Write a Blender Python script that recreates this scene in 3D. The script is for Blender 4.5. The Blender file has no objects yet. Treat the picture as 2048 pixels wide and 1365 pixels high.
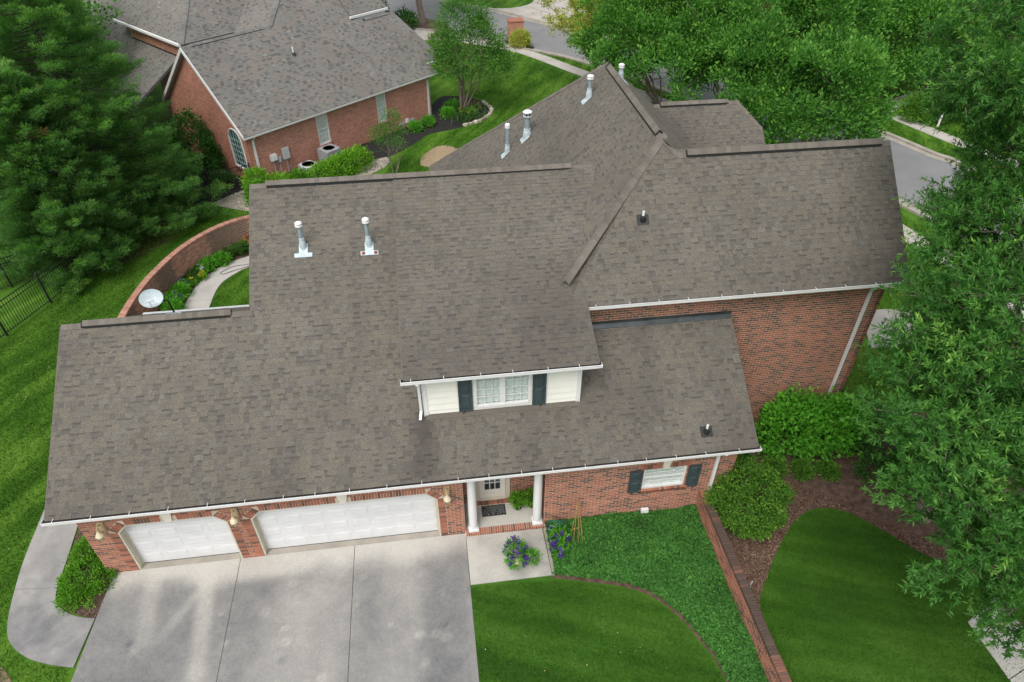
import bpy, math, random
import numpy as np
from mathutils import Matrix, Vector
R_ = math.radians
SC = bpy.context.scene
COL = SC.collection
rng = np.random.default_rng(11)
random.seed(5)

# ------------------------------------------------------------------ camera, sky, sun, exposure
CAM_POS = np.array([0.0, -12.05, 17.2]); PITCH, YAW, FOC = R_(39.42), R_(7.55), 1365.0/2048
fw = np.array([math.sin(YAW)*math.cos(PITCH), math.cos(YAW)*math.cos(PITCH), -math.sin(PITCH)])
rt = np.array([math.cos(YAW), -math.sin(YAW), 0.0]); up = np.cross(rt, fw)
cam = bpy.data.cameras.new('camera'); camo = bpy.data.objects.new('camera', cam); COL.objects.link(camo)
camo.matrix_world = Matrix(((rt[0], up[0], -fw[0], CAM_POS[0]), (rt[1], up[1], -fw[1], CAM_POS[1]),
                            (rt[2], up[2], -fw[2], CAM_POS[2]), (0, 0, 0, 1)))
cam.sensor_width = 36; cam.lens = FOC*36; cam.clip_end = 1500; SC.camera = camo

world = bpy.data.worlds.new('World'); SC.world = world; world.use_nodes = True
wn = world.node_tree.nodes; wl_ = world.node_tree.links
SUN_EL, SUN_AZ = R_(57), R_(212)          # azimuth clockwise from +Y: the sun stands to the south-west
sky = wn.new('ShaderNodeTexSky'); sky.sky_type = 'NISHITA'; sky.sun_disc = False
sky.sun_elevation = SUN_EL; sky.sun_rotation = SUN_AZ
sky.air_density = 1.2; sky.dust_density = 4.0; sky.ozone_density = 1.0
hsv = wn.new('ShaderNodeHueSaturation'); hsv.inputs['Saturation'].default_value = 0.28   # thin overcast: a nearly white sky
wl_.new(sky.outputs[0], hsv.inputs['Color']); wl_.new(hsv.outputs[0], wn['Background'].inputs[0])
wn['Background'].inputs[1].default_value = 0.15
sun = bpy.data.lights.new('sun', 'SUN'); sun.energy = 1.0; sun.angle = R_(32); sun.color = (1, .96, .9)
suno = bpy.data.objects.new('sun', sun); COL.objects.link(suno)
sd = Vector((math.sin(SUN_AZ)*math.cos(SUN_EL), math.cos(SUN_AZ)*math.cos(SUN_EL), math.sin(SUN_EL)))
suno.rotation_euler = sd.to_track_quat('Z', 'Y').to_euler(); suno.location = (0, 0, 60)
SC.view_settings.view_transform = 'Standard'; SC.view_settings.look = 'None'
SC.view_settings.gamma = 1; SC.view_settings.use_curve_mapping = False
SC.view_settings.exposure = 0.5
SC.cycles.max_bounces = 9; SC.cycles.diffuse_bounces = 6; SC.cycles.glossy_bounces = 2
SC.cycles.transmission_bounces = 4; SC.cycles.transparent_max_bounces = 8
SC.cycles.caustics_reflective = False; SC.cycles.caustics_refractive = False

# ------------------------------------------------------------------ materials
def lin(c):
    return tuple(((x/255)/12.92 if x/255 <= .04045 else ((x/255+.055)/1.055)**2.4) for x in c)
def new_mat(name):
    m = bpy.data.materials.new(name); m.use_nodes = True
    nt = m.node_tree; b = nt.nodes['Principled BSDF']
    return m, nt, b
def N(nt, t, **kw):
    n = nt.nodes.new(t)
    for k, v in kw.items(): setattr(n, k, v)
    return n
def math_n(nt, op, a, b=None, clamp=False):
    n = N(nt, 'ShaderNodeMath', operation=op, use_clamp=clamp)
    for i, x in enumerate((a, b)):
        if x is None: continue
        if isinstance(x, (int, float)): n.inputs[i].default_value = x
        else: nt.links.new(x, n.inputs[i])
    return n.outputs[0]
def mixc(nt, fac, a, b, mode='MIX'):
    n = N(nt, 'ShaderNodeMix', data_type='RGBA', blend_type=mode)
    for i, x in ((0, fac), (6, a), (7, b)):
        if isinstance(x, (int, float)): n.inputs[i].default_value = x
        elif isinstance(x, tuple): n.inputs[i].default_value = (*x[:3], 1)
        else: nt.links.new(x, n.inputs[i])
    return n.outputs[2]
def ramp(nt, fac, stops, interp='LINEAR'):
    n = N(nt, 'ShaderNodeValToRGB'); cr = n.color_ramp; cr.interpolation = interp
    while len(cr.elements) < len(stops): cr.elements.new(.5)
    for e, (p, c) in zip(cr.elements, stops): e.position = p; e.color = (*c[:3], 1)
    if fac is not None: nt.links.new(fac, n.inputs[0])
    return n.outputs[0]
def wpos(nt): return N(nt, 'ShaderNodeNewGeometry').outputs['Position']
def noise(nt, vec, scale, detail=4, rough=.55, dist=0.0):
    n = N(nt, 'ShaderNodeTexNoise'); n.inputs['Scale'].default_value = scale
    n.inputs['Detail'].default_value = detail; n.inputs['Roughness'].default_value = rough; n.inputs['Distortion'].default_value = dist
    if vec is not None: nt.links.new(vec, n.inputs['Vector'])
    return n.outputs[0]
def stretch(nt, vec, s, rot=0.0):
    n = N(nt, 'ShaderNodeMapping'); n.inputs['Scale'].default_value = s; n.inputs['Rotation'].default_value = (0, 0, rot)
    nt.links.new(vec, n.inputs[0]); return n.outputs[0]
def bump(nt, b, h, strength=.4, dist=.02):
    n = N(nt, 'ShaderNodeBump'); n.inputs['Strength'].default_value = strength; n.inputs['Distance'].default_value = dist
    nt.links.new(h, n.inputs['Height']); nt.links.new(n.outputs[0], b.inputs['Normal'])
def attr_sum(nt, name):
    a = N(nt, 'ShaderNodeAttribute', attribute_type='GEOMETRY', attribute_name=name)
    o = N(nt, 'ShaderNodeAttribute', attribute_type='OBJECT', attribute_name=name)
    return math_n(nt, 'ADD', a.outputs['Fac'], o.outputs['Fac'])
def plain(name, c, rough=.6, var=.12, scale=3.0, metal=0, spec=.5, bmp=0):
    m, nt, b = new_mat(name); p = wpos(nt)
    n = noise(nt, p, scale, 5)
    dark = tuple(x*(1-var*2) for x in c)
    nt.links.new(ramp(nt, n, [(.3, dark), (.65, c)]), b.inputs['Base Color'])
    b.inputs['Roughness'].default_value = rough; b.inputs['Metallic'].default_value = metal
    b.inputs['Specular IOR Level'].default_value = spec
    if bmp: bump(nt, b, noise(nt, p, scale*12, 3), bmp, .01)
    return m
def tinted(name, stops, rough=.9, fine=(60, .35), broad=(.35, .25), dirt_shade_c=None, interp='LINEAR', spec=.25, bmp=.3):
    m, nt, b = new_mat(name); p = wpos(nt)
    c = ramp(nt, attr_sum(nt, 'tint'), stops, interp)
    f = noise(nt, stretch(nt, p, (.6, 1.3, 1.3)), fine[0], 3, .7)
    c = mixc(nt, 1.0, c, ramp(nt, f, [(.25, (1-fine[1],)*3), (.75, (1+fine[1]*.6,)*3)]), 'MULTIPLY')
    g = noise(nt, p, broad[0], 5, .6)
    c = mixc(nt, 1.0, c, ramp(nt, g, [(.3, (1-broad[1],)*3), (.7, (1+broad[1]*.5,)*3)]), 'MULTIPLY')
    if dirt_shade_c: c = mixc(nt, attr_sum(nt, 'dirt'), c, dirt_shade_c)
    nt.links.new(c, b.inputs['Base Color']); b.inputs['Roughness'].default_value = rough
    b.inputs['Specular IOR Level'].default_value = spec
    if bmp: bump(nt, b, f, bmp, .01)
    return m
def leafmat(name, stops, transl=.3, rough=.5, spec=.35, broad=None):
    m, nt, b = new_mat(name)
    c = ramp(nt, attr_sum(nt, 'tint'), stops)
    if broad:
        g = noise(nt, wpos(nt), broad[0], 3)
        c = mixc(nt, 1.0, c, ramp(nt, g, [(.3, (1-broad[1],)*3), (.7, (1+broad[1],)*3)]), 'MULTIPLY')
    nt.links.new(c, b.inputs['Base Color']); b.inputs['Roughness'].default_value = rough
    b.inputs['Specular IOR Level'].default_value = spec
    t = N(nt, 'ShaderNodeBsdfTranslucent'); nt.links.new(mixc(nt, 1.0, c, (.9, 1.25, .5), 'MULTIPLY'), t.inputs[0])
    mx = N(nt, 'ShaderNodeMixShader'); mx.inputs[0].default_value = transl
    nt.links.new(b.outputs[0], mx.inputs[1]); nt.links.new(t.outputs[0], mx.inputs[2])
    nt.links.new(mx.outputs[0], nt.nodes['Material Output'].inputs[0])
    return m
def glassmat(name, tint=(.75, .85, .82), body=.25):
    m, nt, b = new_mat(name); nt.nodes.remove(b)
    tr = N(nt, 'ShaderNodeBsdfTransparent'); tr.inputs[0].default_value = (*tint, 1)
    gl = N(nt, 'ShaderNodeBsdfGlossy'); gl.inputs['Roughness'].default_value = .04
    fr = N(nt, 'ShaderNodeLayerWeight')
    mx = N(nt, 'ShaderNodeMixShader'); nt.links.new(math_n(nt, 'ADD', math_n(nt, 'POWER', fr.outputs['Facing'], 4.0), body*.12+.03, True), mx.inputs[0])
    nt.links.new(tr.outputs[0], mx.inputs[1]); nt.links.new(gl.outputs[0], mx.inputs[2])
    nt.links.new(mx.outputs[0], nt.nodes['Material Output'].inputs[0])
    return m

M = {}
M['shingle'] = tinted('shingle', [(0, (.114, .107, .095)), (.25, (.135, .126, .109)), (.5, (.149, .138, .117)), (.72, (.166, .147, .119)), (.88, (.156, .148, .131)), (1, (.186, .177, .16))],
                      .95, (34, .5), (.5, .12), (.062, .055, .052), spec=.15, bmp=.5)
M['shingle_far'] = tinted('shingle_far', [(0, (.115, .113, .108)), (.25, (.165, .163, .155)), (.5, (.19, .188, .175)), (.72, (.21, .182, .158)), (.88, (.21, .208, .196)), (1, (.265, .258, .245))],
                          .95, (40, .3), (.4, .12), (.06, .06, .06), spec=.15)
M['cap'] = tinted('cap_shingle', [(0, (.142, .126, .107)), (1, (.188, .168, .145))], .95, (50, .3), (.6, .15), (.06, .055, .05), spec=.15)
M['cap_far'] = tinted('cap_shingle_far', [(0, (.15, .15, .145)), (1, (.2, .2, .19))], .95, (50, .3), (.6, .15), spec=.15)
BR = [(0, (.15, .09, .07)), (.12, (.2, .115, .085)), (.2, (.31, .13, .085)), (.5, (.38, .155, .1)), (.8, (.43, .185, .12)), (1, (.46, .215, .145))]
M['brick'] = tinted('brick', BR, .85, (45, .3), (.8, .18), (.07, .055, .045), spec=.2)
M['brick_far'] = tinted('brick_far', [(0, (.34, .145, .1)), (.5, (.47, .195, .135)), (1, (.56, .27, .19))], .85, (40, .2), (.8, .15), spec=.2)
M['brick_old'] = tinted('brick_old', [(0, (.26, .13, .095)), (.5, (.4, .2, .145)), (1, (.5, .28, .21))], .9, (40, .3), (1.1, .2), (.085, .068, .056), spec=.2)
M['mortar'] = plain('mortar', (.62, .5, .4), .95, .12, 6, bmp=.3)
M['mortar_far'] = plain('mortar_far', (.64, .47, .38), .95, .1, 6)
M['white'] = plain('white_paint', (.74, .74, .735), .35, .03, 2)
M['whitedoor'] = plain('garage_door_paint', (.71, .715, .72), .4, .05, 1.6)
M['cream'] = plain('cream_paint', (.74, .7, .6), .5, .05, 2)
M['siding'] = plain('siding_paint', (.84, .83, .76), .5, .03, 2)
M['beige'] = plain('beige_trim', (.6, .56, .45), .6, .06, 2)
M['black'] = plain('black_metal', (.016, .018, .018), .5, .1, 5)
M['vent'] = plain('ridge_vent_plastic', (.02, .024, .024), .8, .2, 8)
M['gutter_dirt'] = plain('gutter_dirt', (.035, .036, .032), .9, .4, 9)
M['shutter'] = plain('shutter_paint', (.05, .072, .08), .45, .12, 4)
M['galv'] = plain('galvanised_metal', (.36, .46, .5), .42, .1, 9, metal=.35)
M['galvlight'] = plain('pale_flashing', (.46, .55, .58), .45, .1, 9)
M['flash'] = plain('dark_flashing', (.07, .085, .09), .4, .25, 3, metal=.3)
M['rust'] = plain('rust', (.24, .07, .04), .9, .3, 20)
M['curtain'] = plain('curtain', (.86, .88, .86), .8, .05, 8)
M['teal'] = plain('teal_blind', (.1, .27, .23), .7, .12, 3)
M['dark'] = plain('dark_interior', (.02, .022, .025), .7, .2, 3)
M['glass'] = glassmat('window_glass', (.95, .98, .97), .25)
M['teal_glass'] = glassmat('tinted_glass', (.5, .8, .72), .9)
M['wood'] = plain('bamboo_stick', (.42, .24, .1), .8, .2, 20)
M['thatch'] = plain('dry_thatch', (.2, .15, .09), 1, .35, 7, bmp=.8)
M['bark'] = plain('bark', (.14, .11, .085), .95, .3, 14, bmp=.6)
M['barkpale'] = plain('pale_bark', (.27, .22, .17), .9, .25, 9, bmp=.4)
M['barkdark'] = plain('dark_bark', (.07, .055, .045), .95, .3, 12, bmp=.6)
M['grey_metal'] = plain('grey_painted_metal', (.3, .3, .32), .5, .08, 4)
M['greybox'] = plain('grey_box', (.5, .52, .53), .5, .05, 4)
M['hose'] = plain('green_hose', (.02, .12, .07), .4, .1, 6)
M['hosegrey'] = plain('grey_hose', (.12, .13, .14), .5, .1, 6)
M['lamp'] = plain('lamp_paint', (.52, .42, .24), .5, .1, 8)
M['lampshade'] = plain('lamp_shade', (.68, .6, .42), .5, .08, 8)
M['asphalt'] = plain('asphalt', (.205, .205, .21), .95, .08, .6, bmp=.4)
M['kerb'] = plain('kerb_concrete', (.36, .33, .28), .9, .15, 1.5, bmp=.3)
M['walk'] = plain('sidewalk_concrete', (.44, .41, .37), .9, .12, .8, bmp=.3)
M['blackmulch'] = plain('black_mulch', (.022, .02, .018), 1, .4, 9, bmp=.8)
M['mulchbase'] = plain('mulch_base', (.15, .09, .064), 1, .35, 5, bmp=.9)
M['soil'] = plain('soil', (.11, .075, .05), 1, .3, 6, bmp=.8)
M['chips'] = tinted('bark_chips', [(0, (.07, .04, .028)), (.5, (.16, .095, .066)), (1, (.31, .21, .155))], 1, (20, .2), (.6, .25), spec=.1, bmp=0)
M['stone'] = tinted('stone', [(0, (.32, .28, .22)), (.5, (.52, .46, .37)), (1, (.7, .64, .55))], .9, (30, .2), (.6, .1))
M['woodchip'] = tinted('pale_wood_chips', [(0, (.36, .27, .17)), (1, (.6, .48, .33))], .9, (30, .2), (.6, .1))
def concrete(name, a, c):
    m, nt, b = new_mat(name); p = wpos(nt)
    st = N(nt, 'ShaderNodeAttribute', attribute_type='GEOMETRY', attribute_name='stain').outputs['Fac']
    n1 = noise(nt, p, 2.2, 7, .68); n2 = noise(nt, p, 60, 3, .8)
    n3 = noise(nt, p, 14, 5, .75)
    f = math_n(nt, 'ADD', math_n(nt, 'ADD', st, math_n(nt, 'MULTIPLY', math_n(nt, 'SUBTRACT', n1, .5), .34)), math_n(nt, 'MULTIPLY', math_n(nt, 'SUBTRACT', n3, .5), .5), True)
    col = ramp(nt, f, [(0, a), (.45, tuple((x*.5+y*.5) for x, y in zip(a, c))), (1, c)])
    col = mixc(nt, 1.0, col, ramp(nt, n2, [(.3, (.7,)*3), (.7, (1.16,)*3)]), 'MULTIPLY')
    nt.links.new(col, b.inputs['Base Color']); b.inputs['Roughness'].default_value = .92
    b.inputs['Specular IOR Level'].default_value = .2
    bump(nt, b, n2, .4, .006)
    return m
M['concrete'] = concrete('driveway_concrete', (.5, .48, .435), (.115, .118, .125))
M['pathcrete'] = concrete('path_concrete', (.47, .45, .415), (.16, .162, .168))
def grassmat(name, c0, c1, c2, stripe):
    m, nt, b = new_mat(name); p = wpos(nt)
    n1 = noise(nt, stretch(nt, stretch(nt, p, (1, 1, 1), -stripe), (.16, 1.1, 1)), 1.3, 5, .6)
    n2 = noise(nt, p, .35, 4, .6); n3 = noise(nt, p, 30, 3, .8)
    f = math_n(nt, 'ADD', math_n(nt, 'MULTIPLY', n1, .6), math_n(nt, 'MULTIPLY', n2, .4))
    t = N(nt, 'ShaderNodeAttribute', attribute_type='GEOMETRY', attribute_name='tint').outputs['Fac']
    f = math_n(nt, 'ADD', f, math_n(nt, 'MULTIPLY', t, .16))
    col = ramp(nt, f, [(.42, c0), (.5, c1), (.6, c2)])
    col = mixc(nt, 1.0, col, ramp(nt, n3, [(.3, (.75,)*3), (.7, (1.15,)*3)]), 'MULTIPLY')
    nt.links.new(col, b.inputs['Base Color']); b.inputs['Roughness'].default_value = .8
    b.inputs['Specular IOR Level'].default_value = .08
    tl = N(nt, 'ShaderNodeBsdfTranslucent'); nt.links.new(col, tl.inputs[0])
    mx = N(nt, 'ShaderNodeMixShader'); mx.inputs[0].default_value = .25
    nt.links.new(b.outputs[0], mx.inputs[1]); nt.links.new(tl.outputs[0], mx.inputs[2])
    nt.links.new(mx.outputs[0], nt.nodes['Material Output'].inputs[0])
    return m
M['grass'] = grassmat('lawn_grass', (.04, .112, .013), (.055, .148, .016), (.08, .188, .024), R_(-20))
M['grass_pale'] = grassmat('pale_lawn_grass', (.045, .125, .012), (.075, .185, .018), (.13, .26, .032), R_(62))
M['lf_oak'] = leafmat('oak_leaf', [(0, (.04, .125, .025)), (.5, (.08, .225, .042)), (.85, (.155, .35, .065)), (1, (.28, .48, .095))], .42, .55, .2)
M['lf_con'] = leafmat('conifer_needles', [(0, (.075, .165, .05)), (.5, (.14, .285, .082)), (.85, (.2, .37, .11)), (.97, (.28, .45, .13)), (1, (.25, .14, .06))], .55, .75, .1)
M['lf_myrtle'] = leafmat('myrtle_leaf', [(0, (.05, .15, .03)), (.5, (.1, .265, .045)), (.85, (.16, .36, .06)), (1, (.26, .46, .07))], .42, .6, .15)
M['lf_maple'] = leafmat('feathery_leaf', [(0, (.05, .14, .03)), (.5, (.09, .22, .04)), (1, (.15, .31, .06))], .4, .6, .15)
M['lf_hedge'] = leafmat('hedge_leaf', [(0, (.1, .23, .018)), (.5, (.19, .4, .032)), (1, (.3, .54, .06))], .4, .5, .15)
M['lf_yellow'] = leafmat('yellow_leaf', [(0, (.26, .3, .04)), (1, (.55, .54, .1))], .35, .5, .3)
M['lf_bright'] = leafmat('bright_shrub_leaf', [(0, (.07, .18, .016)), (.5, (.13, .33, .028)), (1, (.23, .46, .045))], .4, .5, .2)
M['lf_box'] = leafmat('boxwood_leaf', [(0, (.045, .13, .018)), (.5, (.09, .22, .026)), (1, (.17, .33, .04))], .35, .6, .15)
M['lf_hyd'] = leafmat('hydrangea_leaf', [(0, (.06, .2, .02)), (.5, (.11, .36, .03)), (1, (.18, .48, .05))], .4, .55, .15)
M['lf_ivy'] = leafmat('groundcover_leaf', [(0, (.028, .105, .018)), (.5, (.055, .18, .03)), (1, (.1, .275, .05))], .3, .6, .18, (.9, .2))
M['lf_dark'] = leafmat('dark_shrub_leaf', [(0, (.024, .08, .016)), (.5, (.045, .145, .024)), (1, (.085, .22, .035))], .3, .55, .15)
M['lf_strap'] = leafmat('strap_leaf', [(0, (.03, .085, .015)), (1, (.07, .17, .025))], .3, .45, .35)
M['purple'] = leafmat('purple_petal', [(0, (.05, .022, .16)), (1, (.13, .06, .36))], .3, .6, .2)
M['yellowfl'] = leafmat('yellow_petal', [(0, (.5, .38, .02)), (1, (.75, .6, .05))], .3, .6, .2)
M['redfl'] = leafmat('coral_petal', [(0, (.4, .09, .05)), (1, (.6, .2, .12))], .3, .6, .2)
M['whitefl'] = leafmat('white_petal', [(0, (.45, .5, .55)), (1, (.75, .78, .8))], .3, .6, .2)

# ------------------------------------------------------------------ geometry helpers
def setp(o, label=None, cat=None, group=None, kind=None):
    if label: o['label'] = label
    if cat: o['category'] = cat
    if group: o['group'] = group
    if kind: o['kind'] = kind
    return o
def link(name, me, mat=None, parent=None):
    if mat is not None and not me.materials: me.materials.append(mat)
    o = bpy.data.objects.new(name, me); COL.objects.link(o)
    if parent is not None:
        o.parent = parent
    return o
def thing(name, label, cat, loc=(0, 0, 0), rz=0.0, group=None, kind=None):
    o = bpy.data.objects.new(name, None); COL.objects.link(o); o.empty_display_size = .3
    o.location = loc; o.rotation_euler = (0, 0, rz)
    return setp(o, label, cat, group, kind)
def V3(*a): return np.array(a, float)
def nrm(v): v = np.asarray(v, float); return v/np.linalg.norm(v)
CUR = None   # optional (rotation, translation) applied to everything built while it is set
def xf(p):
    p = np.asarray(p, float)
    return p if CUR is None else p @ CUR[0].T+CUR[1]
def xd(d):
    d = np.asarray(d, float)
    return d if CUR is None else d @ CUR[0].T
class MB:
    def __init__(s): s.v = []; s.f = []; s.t = []
    def poly(s, pts, t=0.0):
        i = len(s.v); s.v += [tuple(map(float, p)) for p in pts]; s.f.append(tuple(range(i, i+len(pts)))); s.t.append(t); return s
    def hexa(s, b, t, tint=0.0):   # bottom four, top four
        for q in ((b[3], b[2], b[1], b[0]), (t[0], t[1], t[2], t[3]), (b[0], b[1], t[1], t[0]), (b[1], b[2], t[2], t[1]), (b[2], b[3], t[3], t[2]), (b[3], b[0], t[0], t[3])): s.poly(q, tint)
        return s
    def box(s, c, size, rz=0.0, ax=None, tint=0.0):
        c = V3(*c); h = V3(*size)/2
        if ax is None:
            ca, sa = math.cos(rz), math.sin(rz); ax = (V3(ca, sa, 0), V3(-sa, ca, 0), V3(0, 0, 1))
        u, w, n = ax
        P = lambda a, b, d: c+u*h[0]*a+w*h[1]*b+n*h[2]*d
        return s.hexa([P(-1, -1, -1), P(1, -1, -1), P(1, 1, -1), P(-1, 1, -1)], [P(-1, -1, 1), P(1, -1, 1), P(1, 1, 1), P(-1, 1, 1)], tint)
    def bb(s, x0, x1, y0, y1, z0, z1, tint=0.0):
        return s.box(((x0+x1)/2, (y0+y1)/2, (z0+z1)/2), (x1-x0, y1-y0, z1-z0), tint=tint)
    def prism(s, pts, z0, z1, tint=0.0):
        a = sum(pts[i][0]*pts[(i+1) % len(pts)][1]-pts[(i+1) % len(pts)][0]*pts[i][1] for i in range(len(pts)))
        if a < 0: pts = pts[::-1]
        s.poly([(p[0], p[1], z1) for p in pts], tint)
        for i in range(len(pts)):
            p, q = pts[i], pts[(i+1) % len(pts)]
            s.poly([(p[0], p[1], z0), (q[0], q[1], z0), (q[0], q[1], z1), (p[0], p[1], z1)], tint)
        return s
    def slab(s, pts, th=.14, tint=0.0):     # sloping polygon with a vertical thickness
        pts = [V3(*p) for p in pts]; nz = np.cross(pts[1]-pts[0], pts[2]-pts[0])[2]
        if nz < 0: pts = pts[::-1]
        d = V3(0, 0, th); s.poly(pts, tint); s.poly([p-d for p in pts[::-1]], tint)
        for i in range(len(pts)):
            p, q = pts[i], pts[(i+1) % len(pts)]; s.poly([p-d, q-d, q, p], tint)
        return s
    def tube(s, pts, r, seg=8, cap=True, tint=0.0):
        pts = [V3(*p) for p in pts]; n = len(pts); rs = r if hasattr(r, '__len__') else [r]*n
        rings = []; ref = None
        for i, p in enumerate(pts):
            t = nrm(pts[min(i+1, n-1)]-pts[max(i-1, 0)])
            if ref is None: ref = V3(0, 0, 1) if abs(t[2]) < .9 else V3(1, 0, 0)
            a = nrm(np.cross(t, ref)); b = np.cross(a, t); ref = b if True else ref
            rings.append([p+rs[i]*(a*math.cos(k*2*math.pi/seg)+b*math.sin(k*2*math.pi/seg)) for k in range(seg)])
        for i in range(n-1):
            for k in range(seg):
                k2 = (k+1) % seg; s.poly([rings[i][k2], rings[i][k], rings[i+1][k], rings[i+1][k2]], tint)
        if cap: s.poly(rings[0], tint); s.poly(rings[-1][::-1], tint)
        return s
    def lathe(s, prof, c=(0, 0, 0), seg=16, ax=None, tint=0.0):
        c = V3(*c); ax = ax or (V3(1, 0, 0), V3(0, 1, 0), V3(0, 0, 1))
        rings = [[c+ax[0]*r*math.cos(k*2*math.pi/seg)+ax[1]*r*math.sin(k*2*math.pi/seg)+ax[2]*z for k in range(seg)] for r, z in prof]
        for i in range(len(prof)-1):
            for k in range(seg):
                k2 = (k+1) % seg; s.poly([rings[i][k], rings[i][k2], rings[i+1][k2], rings[i+1][k]], tint)
        if prof[0][0] > 1e-4: s.poly(rings[0][::-1], tint)
        if prof[-1][0] > 1e-4: s.poly(rings[-1], tint)
        return s
    def mesh(s, name, smooth=False):
        me = bpy.data.meshes.new(name); me.from_pydata([tuple(p) for p in xf(np.array(s.v))] if CUR is not None else s.v, [], s.f)
        if any(s.t):
            a = me.attributes.new('tint', 'FLOAT', 'FACE'); a.data.foreach_set('value', np.array(s.t, np.float32))
        if smooth: me.polygons.foreach_set('use_smooth', [True]*len(me.polygons))
        me.update(); return me
    def build(s, name, mat, parent=None, label=None, cat=None, group=None, kind=None, smooth=False, loc=None):
        o = link(name, s.mesh(name, smooth), mat, parent)
        if parent is not None and loc is None: o.matrix_parent_inverse = PINV(parent)
        if loc is not None: o.location = loc
        return setp(o, label, cat, group, kind)
def PINV(p):
    """inverse of a parent chain built from locations and z rotations only"""
    m = Matrix.Identity(4)
    while p is not None:
        m = p.matrix_parent_inverse @ p.matrix_basis @ m; p = p.parent
    return m.inverted()
def np_mesh(name, verts, faces, tint=None, dirt=None):
    """verts (n,3), faces (m,k) -> mesh, fast"""
    me = bpy.data.meshes.new(name); m, k = faces.shape
    me.vertices.add(len(verts)); me.vertices.foreach_set('co', np.asarray(verts, np.float32).ravel())
    me.loops.add(m*k); me.loops.foreach_set('vertex_index', faces.astype(np.int32).ravel())
    me.polygons.add(m); me.polygons.foreach_set('loop_start', np.arange(0, m*k, k, dtype=np.int32))
    me.polygons.foreach_set('use_smooth', np.zeros(m, bool))
    me.update(calc_edges=True)
    for nm, arr in (('tint', tint), ('dirt', dirt)):
        if arr is not None:
            a = me.attributes.new(nm, 'FLOAT', 'FACE'); a.data.foreach_set('value', np.asarray(arr, np.float32))
    return me
def vnoise(x, y, s, seed=0):
    """smooth value noise on numpy arrays, 0..1"""
    g = np.random.default_rng(seed).random((64, 64)); x = np.asarray(x)*s+100; y = np.asarray(y)*s+100
    i = np.floor(x).astype(int); j = np.floor(y).astype(int); fx = x-i; fy = y-j
    fx = fx*fx*(3-2*fx); fy = fy*fy*(3-2*fy); a = lambda p, q: g[p % 64, q % 64]
    return (a(i, j)*(1-fx)+a(i+1, j)*fx)*(1-fy)+(a(i, j+1)*(1-fx)+a(i+1, j+1)*fx)*fy
def smooth01(x, a, b): t = np.clip((x-a)/(b-a), 0, 1); return t*t*(3-2*t)
def cam_px(p):
    q = (np.atleast_2d(p)-CAM_POS) @ np.array([rt, up, fw]).T
    return q[:, 0]/q[:, 2], q[:, 1]/q[:, 2], q[:, 2]
def inside(px, py, poly):
    c = np.zeros(len(px), bool); n = len(poly)
    for i in range(n):
        (x1, y1), (x2, y2) = poly[i], poly[(i+1) % n]
        if y1 == y2: continue
        k = ((y1 > py) != (y2 > py)) & (px < (x2-x1)*(py-y1)/(y2-y1)+x1); c ^= k
    return c
def spline(pts, n=10):
    pts = [V3(*p) for p in pts]; out = []
    for i in range(len(pts)-1):
        p0, p1, p2, p3 = pts[max(i-1, 0)], pts[i], pts[i+1], pts[min(i+2, len(pts)-1)]
        for k in range(n):
            t = k/n; out.append(.5*((2*p1)+(-p0+p2)*t+(2*p0-5*p1+4*p2-p3)*t*t+(-p0+3*p1-3*p2+p3)*t**3))
    return out+[pts[-1]]

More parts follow.
